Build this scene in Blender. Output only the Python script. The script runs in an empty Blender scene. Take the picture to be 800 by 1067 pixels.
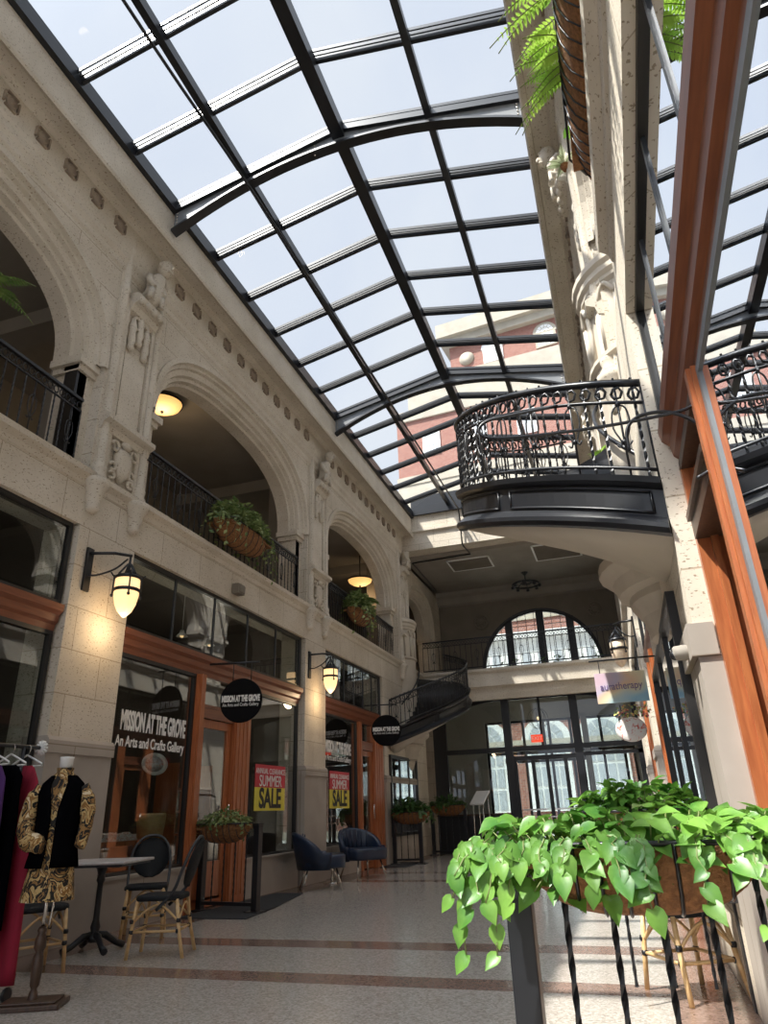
import bpy, bmesh, math, random
from math import pi, sin, cos, radians as RD
from mathutils import Vector, Matrix
random.seed(7)
S = bpy.context.scene
COL = S.collection
XL, XR, H = -5.4, 0.47, 1.07          # left wall plane, right wall plane, eye height
PC = [-6.0, 0.08, 6.17, 12.24, 18.3]  # pier centres along the hall
HP = 0.48                             # half pier width

# ------------------------------------------------------------------ materials
MATS = {}
def mat(name, col, rough=.6, metal=0, spec=.5, bump=None, noise=None, emit=None, trans=0):
    m = bpy.data.materials.new(name); m.use_nodes = True
    nt = m.node_tree; b = nt.nodes['Principled BSDF']
    b.inputs['Base Color'].default_value = (*col, 1); b.inputs['Roughness'].default_value = rough
    b.inputs['Metallic'].default_value = metal; b.inputs['Specular IOR Level'].default_value = spec
    if emit: b.inputs['Emission Color'].default_value = (*emit[0], 1); b.inputs['Emission Strength'].default_value = emit[1]
    if trans: b.inputs['Transmission Weight'].default_value = trans
    tc = nt.nodes.new('ShaderNodeTexCoord')
    if noise:                                     # (scale, second colour, stretch xyz)
        sc, c2, st = noise
        mp = nt.nodes.new('ShaderNodeMapping'); mp.inputs['Scale'].default_value = st
        nz = nt.nodes.new('ShaderNodeTexNoise'); nz.inputs['Scale'].default_value = sc; nz.inputs['Detail'].default_value = 5
        rp = nt.nodes.new('ShaderNodeValToRGB'); rp.color_ramp.elements[0].position = .35; rp.color_ramp.elements[1].position = .68
        rp.color_ramp.elements[0].color = (*col, 1); rp.color_ramp.elements[1].color = (*c2, 1)
        nt.links.new(tc.outputs['Object'], mp.inputs[0]); nt.links.new(mp.outputs[0], nz.inputs[0])
        nt.links.new(nz.outputs[0], rp.inputs[0]); nt.links.new(rp.outputs[0], b.inputs['Base Color'])
    if bump:                                      # (scale, strength)
        n2 = nt.nodes.new('ShaderNodeTexNoise'); n2.inputs['Scale'].default_value = bump[0]; n2.inputs['Detail'].default_value = 3
        bp = nt.nodes.new('ShaderNodeBump'); bp.inputs['Strength'].default_value = bump[1]; bp.inputs['Distance'].default_value = .01
        nt.links.new(tc.outputs['Object'], n2.inputs[0]); nt.links.new(n2.outputs[0], bp.inputs['Height']); nt.links.new(bp.outputs[0], b.inputs['Normal'])
    MATS[name] = m; return m
def N(nt, t, **k):
    n = nt.nodes.new(t)
    for a, v in k.items(): setattr(n, a, v)
    return n
def stone_mat(name, c1, c2, joint=True, pits=True, course=(.9, .46)):
    m = mat(name, c1, .85, 0, .25, noise=(1.6, c2, (1, 1, 1)))
    nt = m.node_tree; b = nt.nodes['Principled BSDF']; src = b.inputs['Base Color'].links[0].from_socket
    tc = [n for n in nt.nodes if n.type == 'TEX_COORD'][0]
    if pits:                                       # travertine pits, stretched along the bedding
        mp = N(nt, 'ShaderNodeMapping'); mp.inputs['Scale'].default_value = (24, 24, 46)
        v = N(nt, 'ShaderNodeTexNoise'); v.inputs['Scale'].default_value = 1.6; v.inputs['Detail'].default_value = 2
        r = N(nt, 'ShaderNodeValToRGB'); r.color_ramp.elements[0].position = .33; r.color_ramp.elements[1].position = .38
        r.color_ramp.elements[0].color = (.52, .47, .41, 1)
        mx = N(nt, 'ShaderNodeMix', data_type='RGBA', blend_type='MULTIPLY'); mx.inputs[0].default_value = 1
        nt.links.new(tc.outputs['Object'], mp.inputs[0]); nt.links.new(mp.outputs[0], v.inputs[0]); nt.links.new(v.outputs[0], r.inputs[0])
        nt.links.new(src, mx.inputs[6]); nt.links.new(r.outputs[0], mx.inputs[7]); src = mx.outputs[2]
        bp = N(nt, 'ShaderNodeBump'); bp.inputs['Strength'].default_value = .35; bp.inputs['Distance'].default_value = .01
        nt.links.new(r.outputs[0], bp.inputs['Height']); nt.links.new(bp.outputs[0], b.inputs['Normal'])
    if joint:                                      # ashlar joints: y+x along, z up
        sx = N(nt, 'ShaderNodeSeparateXYZ'); ad = N(nt, 'ShaderNodeMath', operation='ADD'); cb = N(nt, 'ShaderNodeCombineXYZ')
        br = N(nt, 'ShaderNodeTexBrick'); br.inputs['Scale'].default_value = 1
        br.inputs['Brick Width'].default_value = course[0]; br.inputs['Row Height'].default_value = course[1]
        br.inputs['Mortar Size'].default_value = .006; br.inputs['Color1'].default_value = (1, 1, 1, 1); br.inputs['Color2'].default_value = (.93, .92, .9, 1)
        br.inputs['Mortar'].default_value = (.62, .58, .52, 1)
        m2 = N(nt, 'ShaderNodeMix', data_type='RGBA', blend_type='MULTIPLY'); m2.inputs[0].default_value = 1
        nt.links.new(tc.outputs['Object'], sx.inputs[0]); nt.links.new(sx.outputs[0], ad.inputs[0]); nt.links.new(sx.outputs[1], ad.inputs[1])
        nt.links.new(ad.outputs[0], cb.inputs[0]); nt.links.new(sx.outputs[2], cb.inputs[1]); nt.links.new(cb.outputs[0], br.inputs[0])
        nt.links.new(src, m2.inputs[6]); nt.links.new(br.outputs[0], m2.inputs[7]); src = m2.outputs[2]
    nt.links.new(src, b.inputs['Base Color']); return m
def glass_mat(name, tint=(1, 1, 1), refl=1.0, rough=0.0, ior=1.5):
    m = bpy.data.materials.new(name); m.use_nodes = True; nt = m.node_tree; nt.nodes.clear()
    o = N(nt, 'ShaderNodeOutputMaterial'); mx = N(nt, 'ShaderNodeMixShader'); tr = N(nt, 'ShaderNodeBsdfTransparent'); gl = N(nt, 'ShaderNodeBsdfGlossy')
    fr = N(nt, 'ShaderNodeFresnel'); fr.inputs[0].default_value = ior
    mu = N(nt, 'ShaderNodeMath', operation='MULTIPLY', use_clamp=True); mu.inputs[1].default_value = refl
    tr.inputs[0].default_value = (*tint, 1); gl.inputs['Roughness'].default_value = rough; gl.inputs[0].default_value = (.95, .97, 1, 1)
    ge = N(nt, 'ShaderNodeNewGeometry'); iv = N(nt, 'ShaderNodeMath', operation='SUBTRACT'); iv.inputs[0].default_value = 1; m3 = N(nt, 'ShaderNodeMath', operation='MULTIPLY')
    nt.links.new(ge.outputs['Backfacing'], iv.inputs[1])          # a thin pane reflects at its outer face, not again inside
    nt.links.new(fr.outputs[0], mu.inputs[0]); nt.links.new(mu.outputs[0], m3.inputs[0]); nt.links.new(iv.outputs[0], m3.inputs[1]); nt.links.new(m3.outputs[0], mx.inputs[0]); nt.links.new(tr.outputs[0], mx.inputs[1]); nt.links.new(gl.outputs[0], mx.inputs[2])
    nt.links.new(mx.outputs[0], o.inputs[0]); MATS[name] = m; return m
def leaf_mat(name, c1, c2, scale=3, rough=.4):
    m = mat(name, c1, rough, noise=(scale, c2, (1, 1, 1)), spec=.5)
    b = m.node_tree.nodes['Principled BSDF']; nt = m.node_tree
    tl = N(nt, 'ShaderNodeBsdfTranslucent'); mx = N(nt, 'ShaderNodeMixShader'); mx.inputs[0].default_value = .3
    o = [n for n in nt.nodes if n.type == 'OUTPUT_MATERIAL'][0]
    nt.links.new(b.inputs['Base Color'].links[0].from_socket, tl.inputs[0])
    nt.links.new(b.outputs[0], mx.inputs[1]); nt.links.new(tl.outputs[0], mx.inputs[2]); nt.links.new(mx.outputs[0], o.inputs[0]); return m

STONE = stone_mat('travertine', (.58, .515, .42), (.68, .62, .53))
STONEP = stone_mat('carved stone', (.56, .50, .41), (.67, .61, .52), joint=False)
SMOOTHS = stone_mat('smooth dressed stone', (.50, .44, .36), (.60, .54, .45), joint=False, pits=False)
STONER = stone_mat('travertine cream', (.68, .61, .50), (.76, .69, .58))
GRAN = stone_mat('grey base stone', (.38, .335, .29), (.46, .41, .36), joint=True, pits=False, course=(1.4, 1.8))
PATINA = mat('brown weathered carving', (.20, .15, .115), .8, noise=(6, (.36, .29, .22), (1, 1, 1)))
PLAST = mat('plaster', (.52, .49, .44), .9, noise=(2, (.56, .53, .48), (1, 1, 1)))
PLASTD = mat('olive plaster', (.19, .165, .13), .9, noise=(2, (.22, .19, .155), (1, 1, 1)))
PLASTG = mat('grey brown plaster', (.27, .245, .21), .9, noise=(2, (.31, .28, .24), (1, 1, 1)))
BLACK = mat('black painted iron', (.012, .013, .016), .35, .0, .5)
STEEL = mat('dark painted steel', (.025, .028, .033), .45, 0, .5, noise=(3, (.035, .04, .046), (1, 1, 1)))
WEB = mat('grey primed steel', (.16, .17, .18), .5, 0, .5, noise=(3, (.2, .21, .22), (1, 1, 1)))
WOOD = mat('reddish stained wood', (.33, .095, .035), .32, 0, .5, noise=(3.5, (.46, .155, .055), (14, 14, 1.2)))
WOODY = mat('reddish stained wood rail', (.19, .062, .032), .32, 0, .5, noise=(3.5, (.26, .09, .042), (14, 1.2, 14)))
WOODD = mat('dark wood', (.05, .028, .02), .4, noise=(5, (.09, .05, .03), (8, 8, 1)))
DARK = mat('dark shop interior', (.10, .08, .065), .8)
DARKF = mat('black frame', (.018, .017, .017), .4)
GLASS = glass_mat('shop glass', (.78, .82, .82), 2.0)
GLASSR = glass_mat('polished plate glass', (.55, .58, .58), 4.0)
GLASSS = glass_mat('skylight glass', (.93, .95, .97), .18)
WHITE = mat('white paint', (.8, .8, .78), .5)
CREAM = mat('cream fabric', (.75, .68, .55), .8)
LETTER = mat('white window lettering', (.82, .82, .8), .6)
COCO = mat('brown coir liner', (.17, .075, .03), .95, noise=(40, (.32, .15, .06), (1, 1, 1)), bump=(90, .8))
POTHOS = leaf_mat('pothos leaf', (.055, .19, .025), (.22, .42, .07), 7, .38)
FERN = leaf_mat('fern leaf', (.25, .48, .06), (.50, .72, .12), 4, .5)
GREEN = leaf_mat('trailing green leaf', (.06, .14, .03), (.22, .33, .09), 7, .45)
GREEND = leaf_mat('dark green leaf', (.03, .09, .025), (.10, .2, .05), 6, .4)
PALE = leaf_mat('pale variegated leaf', (.35, .42, .25), (.66, .7, .5), 8, .5)
GREENL = leaf_mat('mixed green leaf', (.09, .17, .045), (.42, .48, .20), 9, .45)
STEM = mat('stem', (.16, .2, .06), .6)
NAVY = mat('navy leather', (.012, .026, .06), .35, 0, .6, bump=(30, .15))
CHROME = mat('brushed chrome', (.7, .66, .6), .2, 1)
BAMBOO = mat('rattan cane', (.62, .39, .17), .45, noise=(9, (.74, .52, .27), (1, 1, 3)))
WEAVE = mat('black woven seat', (.014, .017, .02), .6, 0, .25, bump=(120, .7))
GREYTOP = mat('pale stone table top', (.5, .47, .46), .35, noise=(20, (.6, .57, .56), (1, 1, 1)))
GLOW = mat('lit frosted amber glass', (.9, .75, .5), .4, emit=((1, .62, .28), .75))
GLOW2 = mat('lit alabaster bowl', (.9, .7, .4), .4, emit=((1, .56, .17), .6))
SHADEOFF = mat('frosted cream glass', (.72, .55, .42), .35, noise=(30, (.85, .7, .5), (1, 1, 1)))
REDCL = mat('crimson cloth', (.33, .008, .035), .8, noise=(4, (.22, .005, .022), (6, 6, .5)))
BLKCL = mat('black velvet', (.003, .003, .004), 1, 0, .0)
PURCL = mat('dark purple cloth', (.06, .015, .12), .8)
PINKCL = mat('coral cloth', (.6, .12, .1), .8)
MAT_ = mat('charcoal doormat', (.03, .032, .035), .95, bump=(200, .5))
REDP = mat('red sign print', (.55, .03, .05), .5)
YELP = mat('yellow sign print', (.72, .62, .06), .5)
SIGNB = mat('matt black sign', (.006, .006, .007), .8, 0, .1)
BLKP = mat('black print', (.01, .01, .01), .5)
EXITM = mat('lit exit sign', (.5, .02, .01), .4, emit=((1, .1, .04), .5))
PURPLE = mat('grey violet print', (.18, .12, .3), .5)
def brick_mat(name, a, b2, mort, sc=4):
    m = mat(name, a, .9); nt = m.node_tree; bs = nt.nodes['Principled BSDF']; tc = [n for n in nt.nodes if n.type == 'TEX_COORD'][0]
    sx = N(nt, 'ShaderNodeSeparateXYZ'); ad = N(nt, 'ShaderNodeMath', operation='ADD'); cb = N(nt, 'ShaderNodeCombineXYZ'); br = N(nt, 'ShaderNodeTexBrick')
    br.inputs['Scale'].default_value = sc; br.inputs['Color1'].default_value = (*a, 1); br.inputs['Color2'].default_value = (*b2, 1); br.inputs['Mortar'].default_value = (*mort, 1)
    nt.links.new(tc.outputs['Object'], sx.inputs[0]); nt.links.new(sx.outputs[0], ad.inputs[0]); nt.links.new(sx.outputs[1], ad.inputs[1])
    nt.links.new(ad.outputs[0], cb.inputs[0]); nt.links.new(sx.outputs[2], cb.inputs[1]); nt.links.new(cb.outputs[0], br.inputs[0]); nt.links.new(br.outputs[0], bs.inputs['Base Color'])
    return m
BRICK = brick_mat('red brick', (.27, .10, .075), (.34, .15, .11), (.36, .29, .25), 2.2)
LIME = mat('pale limestone', (.40, .36, .29), .85, noise=(1, (.46, .42, .34), (1, 1, 1)))
ROOFT = mat('weathered roof tile', (.36, .15, .11), .9)
SHUT = mat('window light grey', (.42, .45, .48), .5)
def floor_mat():
    m = mat('terrazzo', (.42, .375, .33), .16, 0, .45); nt = m.node_tree; b = nt.nodes['Principled BSDF']
    tc = [n for n in nt.nodes if n.type == 'TEX_COORD'][0]
    v = N(nt, 'ShaderNodeTexVoronoi'); v.inputs['Scale'].default_value = 75
    r = N(nt, 'ShaderNodeValToRGB'); r.color_ramp.elements[0].color = (.33, .29, .25, 1); r.color_ramp.elements[1].color = (.56, .51, .46, 1)
    e = r.color_ramp.elements.new(.5); e.color = (.45, .41, .36, 1)
    sp = N(nt, 'ShaderNodeSeparateColor'); nt.links.new(tc.outputs['Object'], v.inputs[0]); nt.links.new(v.outputs['Color'], sp.inputs[0]); nt.links.new(sp.outputs[0], r.inputs[0])
    sx = N(nt, 'ShaderNodeSeparateXYZ'); nt.links.new(tc.outputs['Object'], sx.inputs[0])
    mask = None
    def band(sock, lo, hi):
        a = N(nt, 'ShaderNodeMath', operation='COMPARE'); nt.links.new(sock, a.inputs[0]); a.inputs[1].default_value = (lo+hi)/2; a.inputs[2].default_value = (hi-lo)/2; return a.outputs[0]
    bs = [band(sx.outputs[1], lo, hi) for lo, hi in ((5.22, 5.53), (6.52, 6.88), (12.42, 12.78), (14.05, 14.42), (20.2, 20.5), (.1, .4), (-1, -.7))]
    bs += [band(sx.outputs[0], -5.6, -4.95), band(sx.outputs[0], .05, .7)]
    for s in bs:
        if mask is None: mask = s
        else:
            a = N(nt, 'ShaderNodeMath', operation='MAXIMUM'); nt.links.new(mask, a.inputs[0]); nt.links.new(s, a.inputs[1]); mask = a.outputs[0]
    mx = N(nt, 'ShaderNodeMix', data_type='RGBA', blend_type='MULTIPLY'); mx.inputs[7].default_value = (.56, .42, .38, 1)
    nt.links.new(mask, mx.inputs[0]); nt.links.new(r.outputs[0], mx.inputs[6]); nt.links.new(mx.outputs[2], b.inputs['Base Color'])
    return m
TERR = floor_mat()
def blotch_mat(name, cols, sc):
    m = mat(name, cols[0], .8); nt = m.node_tree; b = nt.nodes['Principled BSDF']; tc = [n for n in nt.nodes if n.type == 'TEX_COORD'][0]
    nz = N(nt, 'ShaderNodeTexNoise'); nz.inputs['Scale'].default_value = sc; nz.inputs['Detail'].default_value = 4; nz.inputs['Distortion'].default_value = 1.2
    r = N(nt, 'ShaderNodeValToRGB'); r.color_ramp.interpolation = 'CONSTANT'; n = len(cols)
    r.color_ramp.elements[0].color = (*cols[0], 1); r.color_ramp.elements[1].position = .64; r.color_ramp.elements[1].color = (*cols[-1], 1)
    for i, c in enumerate(cols[1:-1]): e = r.color_ramp.elements.new(.40+.24*i/(n-2)); e.color = (*c, 1)
    nt.links.new(tc.outputs['Object'], nz.inputs[0]); nt.links.new(nz.outputs[0], r.inputs[0]); nt.links.new(r.outputs[0], b.inputs['Base Color']); return m
LEOP = blotch_mat('black and gold print cloth', [(.012, .01, .008), (.30, .16, .05), (.012, .01, .008), (.55, .38, .16), (.25, .12, .03), (.7, .58, .38)], 9)
LACE = blotch_mat('white floral lace', [(.55, .55, .55), (.78, .77, .76), (.6, .35, .32), (.85, .84, .82)], 30)
FLORAL = blotch_mat('white enamel with red roses', [(.9, .87, .84), (.9, .87, .84), (.9, .88, .85), (.75, .35, .3), (.65, .1, .1)], 22)

# ------------------------------------------------------------------ mesh builder
class MB:
    def __init__(s, T=None): s.v = []; s.f = []; s.T = T; s.sm = []
    def add(s, vs, fs, smooth=False):
        o = len(s.v); s.v += [tuple(s.T(*p)) if s.T else tuple(p) for p in vs]
        s.f += [tuple(i+o for i in f) for f in fs]; s.sm += [smooth]*len(fs); return s
    def box(s, x0, x1, y0, y1, z0, z1):
        return s.add([(x, y, z) for x in (x0, x1) for y in (y0, y1) for z in (z0, z1)],
                     [(0, 1, 3, 2), (4, 6, 7, 5), (0, 4, 5, 1), (2, 3, 7, 6), (0, 2, 6, 4), (1, 5, 7, 3)])
    def cbox(s, c, d): return s.box(c[0]-d[0]/2, c[0]+d[0]/2, c[1]-d[1]/2, c[1]+d[1]/2, c[2]-d[2]/2, c[2]+d[2]/2)
    def prism(s, poly, ax, a, b):
        """poly of 2D points extruded along axis ax ('x','y','z') from a to b"""
        def P(p, t): return {'x': (t, p[0], p[1]), 'y': (p[0], t, p[1]), 'z': (p[0], p[1], t)}[ax]
        n = len(poly); return s.add([P(p, a) for p in poly]+[P(p, b) for p in poly],
            [tuple(range(n)), tuple(range(2*n-1, n-1, -1))]+[(i, (i+1) % n, n+(i+1) % n, n+i) for i in range(n)])
    def rings(s, rs, closed=True, caps=True, smooth=True):
        n = len(rs[0]); vs = [p for r in rs for p in r]; fs = []
        for k in range(len(rs)-1):
            for i in range(n if closed else n-1):
                j = (i+1) % n; fs.append((k*n+i, k*n+j, (k+1)*n+j, (k+1)*n+i))
        s.add(vs, fs, smooth)
        if caps and closed:
            o = len(s.v)-len(vs); s.f += [tuple(o+i for i in range(n-1, -1, -1)), tuple(o+(len(rs)-1)*n+i for i in range(n))]; s.sm += [False, False]
        return s
    def lathe(s, prof, c=(0, 0, 0), seg=16, ax='z', a0=0, a1=2*pi, smooth=True):
        full = abs(a1-a0-2*pi) < 1e-6; n = seg if full else seg+1; rs = []
        for r, h in prof:
            ring = []
            for i in range(n):
                t = a0+(a1-a0)*i/seg; a, b = r*cos(t), r*sin(t)
                ring.append({'z': (c[0]+a, c[1]+b, c[2]+h), 'x': (c[0]+h, c[1]+a, c[2]+b), 'y': (c[0]+a, c[1]+h, c[2]+b)}[ax])
            rs.append(ring)
        return s.rings(rs, closed=full, caps=full, smooth=smooth)
    def tube(s, pts, r, seg=8, smooth=True, flat=None):
        pts = [Vector(p) for p in pts]; rs = []; up = None
        for i, p in enumerate(pts):
            d = (pts[min(i+1, len(pts)-1)]-pts[max(i-1, 0)])
            if d.length < 1e-9: d = Vector((0, 0, 1))
            d.normalize()
            if up is None: up = Vector((0, 0, 1)) if abs(d.z) < .9 else Vector((1, 0, 0))
            a = d.cross(up)
            if a.length < 1e-4: a = d.cross(Vector((0, 1, 0)))
            a.normalize(); b = a.cross(d); up = b
            rr = r[i] if isinstance(r, (list, tuple)) else r; k = flat or 1
            rs.append([tuple(p+a*(rr*cos(2*pi*j/seg))+b*(rr*k*sin(2*pi*j/seg))) for j in range(seg)])
        return s.rings(rs, smooth=smooth)
    def ball(s, c, r, seg=12, rg=8):
        r = (r, r, r) if isinstance(r, (int, float)) else r; rs = []
        for k in range(rg+1):
            t = -pi/2+pi*k/rg; q = max(cos(t), .02)
            rs.append([(c[0]+r[0]*q*cos(2*pi*i/seg), c[1]+r[1]*q*sin(2*pi*i/seg), c[2]+r[2]*sin(t)) for i in range(seg)])
        return s.rings(rs)
    def build(s, name, m, parent=None, bevel=0, world=False, kind=None, label=None):
        me = bpy.data.meshes.new(name)
        vs = s.v
        if world and parent is not None:
            L = parent['_l'] if '_l' in parent else (0, 0, 0); vs = [(a-L[0], b-L[1], c-L[2]) for a, b, c in vs]
        me.from_pydata(vs, [], s.f); me.polygons.foreach_set('use_smooth', s.sm); me.update()
        bm = bmesh.new(); bm.from_mesh(me); bmesh.ops.recalc_face_normals(bm, faces=bm.faces); bm.to_mesh(me); bm.free()
        me.materials.append(m); o = bpy.data.objects.new(name, me); COL.objects.link(o)
        if parent is not None: o.parent = parent
        if bevel:
            b = o.modifiers.new('bevel', 'BEVEL'); b.width = bevel; b.segments = 2; b.limit_method = 'ANGLE'
        if kind: o['kind'] = kind
        if label: o['label'] = label
        return o
def tag(o, label=None, cat=None, group=None, kind=None):
    if label: o['label'] = label
    if cat: o['category'] = cat
    if group: o['group'] = group
    if kind: o['kind'] = kind
    return o
def thing(name, label, cat, loc=(0, 0, 0), rz=0, group=None, kind=None):
    o = bpy.data.objects.new(name, None); COL.objects.link(o); o.location = loc; o.rotation_euler.z = rz; o.empty_display_size = .1
    o['_l'] = tuple(loc); return tag(o, label, cat, group, kind)
def cp(o, parent=None, loc=None, rz=None, label=None):
    kids = [c for c in bpy.data.objects if c.parent == o]
    c = o.copy(); COL.objects.link(c); c.parent = parent
    if loc is not None: c.location = loc; c['_l'] = tuple(loc)
    if rz is not None: c.rotation_euler.z = rz
    if label: c['label'] = label
    for k in kids: cp(k, c)
    return c
def text(body, size, name, m, parent, M, ext=.002, ax='CENTER', sx=1, shear=0, bold=0):
    cu = bpy.data.curves.new(name, 'FONT'); cu.body = body; cu.size = size; cu.extrude = ext; cu.align_x = ax; cu.align_y = 'CENTER'; cu.shear = shear; cu.offset = bold
    t = bpy.data.objects.new('t', cu); COL.objects.link(t); bpy.context.view_layer.update()
    me = bpy.data.meshes.new_from_object(t.evaluated_get(bpy.context.evaluated_depsgraph_get())); bpy.data.objects.remove(t)
    me.transform(Matrix.Diagonal((sx, 1, 1, 1))); me.transform(M)
    if parent is not None and '_l' in parent: me.transform(Matrix.Translation(-Vector(parent['_l'])))
    me.materials.clear(); me.materials.append(m); o = bpy.data.objects.new(name, me); COL.objects.link(o); o.parent = parent; return o
def frameM(o, right, up):
    r, u = Vector(right).normalized(), Vector(up).normalized(); n = r.cross(u)
    M = Matrix((r, u, n)).transposed().to_4x4(); M.translation = o; return M
TL = lambda u, y, z: (XL-u, y, z)       # u>0 goes into the left wall
TR = lambda u, y, z: (XR+u, y, z)       # u>0 goes into the right wall
def interp(pts, n):
    """Catmull-Rom through pts"""
    P = [Vector(p) for p in pts]; P = [P[0]*2-P[1]]+P+[P[-1]*2-P[-2]]; out = []
    for i in range(1, len(P)-2):
        for k in range(n):
            t = k/n; a, b, c, d = P[i-1:i+3]
            out.append(.5*((2*b)+(c-a)*t+(2*a-5*b+4*c-d)*t*t+(3*b-a-3*c+d)*t**3))
    out.append(P[-2]); return out

# ------------------------------------------------------------------ the setting
Y0, Y1, YE = -6.2, 18.3, 22.8
MB().box(-9.2, 4.2, Y0, 24.4, -.12, 0).build('floor', TERR, kind='structure')
def arch_pts(cy, a, b, zs, n=2.6, seg=28):
    out = []
    for i in range(seg+1):
        t = pi*i/seg; c_, s_ = cos(t), sin(t)
        out.append((cy-a*math.copysign(abs(c_)**(2/n), c_), zs+b*abs(s_)**(2/n)))
    return out
nw = [0]
def bays_of(side): return [(PC[i]+HP, PC[i+1]-HP) for i in range(4)]
def build_side(T, side):
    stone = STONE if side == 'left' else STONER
    w = MB(T)
    for pc in PC:                                           # piers, full height
        w.box(-.004, .5, pc-HP, pc+HP, 0, 8.0)
    if side == 'left': w.box(-.002, .498, 16.3, 17.82, 0, 4.15); w.box(-.002, .498, 18.78, 20.1, 0, 4.15)
    else: w.box(-.002, .498, 4.12, 5.69, 0, 4.15); w.box(-.002, .498, 6.65, 8.3, 0, 4.15); w.box(-.002, .498, 18.78, 20.1, 0, 4.15)
    w.box(0, .5, Y0, Y1+1.7, 4.15, 4.66)
    w.box(0, .5, Y0, Y1, 7.98, 9.3)
    ays = bays_of(side) + [(18.84, 21.9)]
    for (a, b) in ays:                                      # spandrels over the arches
        cy = (a+b)/2; hw = (b-a)/2; pts = arch_pts(cy, hw, 1.55 if hw > 2 else 1.3, 6.25)
        for i in range(len(pts)-1):
            (ya, za), (yb, zb) = pts[i], pts[i+1]
            if abs(yb-ya) < 1e-6: continue
            w.prism([(ya, za), (yb, zb), (yb, 8.0), (ya, 8.0)], 'x', 0, .5)
    w.box(0, .5, 21.9, YE, 0, 8.05); w.box(0, .5, 18.78, 22.8, 7.9, 8.05)
    w.build('wall_'+side, stone, kind='structure')
    # base stone of the piers
    g = MB(T)
    segs = [(pc-HP-.0, pc+HP) for pc in PC]
    if side == 'left': segs[-1] = (16.3, 18.9)
    else: segs[2] = (4.12, 4.70)
    for a, b in segs:
        if (a, b) == (4.12, 4.70): g.box(-.008, .3, a-.004, b, 0, 1.8); g.prism([(-.04, 1.80), (.1, 1.80), (.1, 1.98), (-.04, 1.98)], 'y', a-.02, b); continue
        g.box(-.025, .3, a-.003, b+.003, 0, 1.72)
        g.prism([(-.05, 1.72), (.3, 1.72), (.3, 1.88), (-.02, 1.88), (-.05, 1.84)], 'y', a-.01, b+.01)
    g.build('baseboard_'+side, GRAN, kind='structure')
    # gallery ledge
    l = MB(T); prof = [(0, 4.6), (-.02, 4.62), (-.03, 4.68), (-.09, 4.73), (-.10, 4.79), (.5, 4.79), (.5, 4.6)]
    l.prism(prof, 'y', Y0, Y1+1.7 if side == 'left' else 4.12)
    if side == 'right': l.prism(prof, 'y', 8.2, Y1+1.7)
    l.build('trim_1' if side == 'left' else 'trim_2', STONEP, kind='structure')
    # main cornice
    c = MB(T)
    prof = [(.0, 7.86), (-.03, 7.9), (-.03, 7.98), (-.07, 8.04), (-.07, 8.13), (-.09, 8.18), (-.09, 8.56), (-.14, 8.58), (-.17, 8.62), (-.37, 8.60), (-.38, 8.54), (-.44, 8.50), (-.46, 8.54), (-.46, 8.6), (-.40, 8.68), (-.40, 9.12), (-.43, 9.14), (-.43, 9.3), (.5, 9.3), (.5, 7.86)]
    c.prism(prof, 'y', Y0, Y1)
    co = c.build('trim_3' if side == 'left' else 'trim_4', STONEP, kind='structure')
    # rosettes set in the soffit band
    r = MB(); r.lathe([(.0, .0), (.075, .0), (.085, .02), (.07, .035), (.045, .02), (.03, .05), (.0, .055)], seg=8, ax='x')
    for k in range(4): r.cbox((.012, .095*cos(k*pi/2), .095*sin(k*pi/2)), (.04, .02+.13*(k%2), .15-.13*(k%2)))
    ro = r.build('rosette', PATINA, co)
    y = .86; yy = []
    while y < 18:
        if all(abs(y-pc) > .5 for pc in PC): yy.append(y)
        y += .46
    for k, y in enumerate(yy):
        o = ro if k == 0 else cp(ro, co)
        o.location = T(-.09, y, 8.37); o.rotation_euler.z = 0 if side == 'left' else pi
    # arch mouldings
    a_ = MB(T)
    for (a, b) in ays[1:]:
        cy = (a+b)/2; hw = (b-a)/2; bb = 1.55 if hw > 2 else 1.3; rr = []
        for (da, u) in ((-.03, .0), (-.03, -.03), (.04, -.03), (.06, .03), (.10, .03), (.12, .08), (.2, .10), (.22, .16), (.27, .16), (.29, .24), (.33, .26), (.33, .5)):
            rr.append([(u, p[0], p[1]) for p in [(cy-hw+da, 6.25)]+arch_pts(cy, hw-da, bb-da, 6.25)[1:-1]+[(cy+hw-da, 6.25)]])
        a_.rings(rr, closed=False, caps=False, smooth=False)
        for sg in (-1, 1):                                  # reveal pilasters and their capitals
            e = cy+sg*hw; f = lambda p, q: sorted((e-sg*p, e-sg*q))
            y0_, y1_ = f(0, .24); a_.box(.14, .5, y0_, y1_, 4.79, 6.25)
            y0_, y1_ = f(0, .34); a_.box(.06, .52, y0_, y1_, 6.16, 6.26); y0_, y1_ = f(0, .29); a_.box(.1, .51, y0_, y1_, 6.08, 6.17)
    a_.build('trim_5' if side == 'left' else 'trim_6', STONEP, kind='structure')
    # gallery behind the arches
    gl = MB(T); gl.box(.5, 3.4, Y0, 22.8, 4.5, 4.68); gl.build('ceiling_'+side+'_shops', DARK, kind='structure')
    gc = MB(T); gc.box(.5, 3.4, Y0, 22.8, 7.86, 8.0)
    for pc in PC[1:]: gc.box(.5, 3.4, pc-.2, pc+.2, 7.6, 7.86)
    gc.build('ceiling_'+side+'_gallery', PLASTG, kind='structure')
    gw = MB(T); gw.box(3.4, 3.6, Y0, 22.8, 4.6, 8.0)
    for pc in PC[1:]: gw.box(.5, .9, pc-.45, pc+.45, 4.68, 7.6)
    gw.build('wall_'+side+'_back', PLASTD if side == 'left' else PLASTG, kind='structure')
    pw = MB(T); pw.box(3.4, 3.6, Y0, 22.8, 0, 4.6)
    for pc in PC[1:]: pw.box(.5, 3.4, pc-.06, pc+.06, 0, 4.5)
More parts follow.
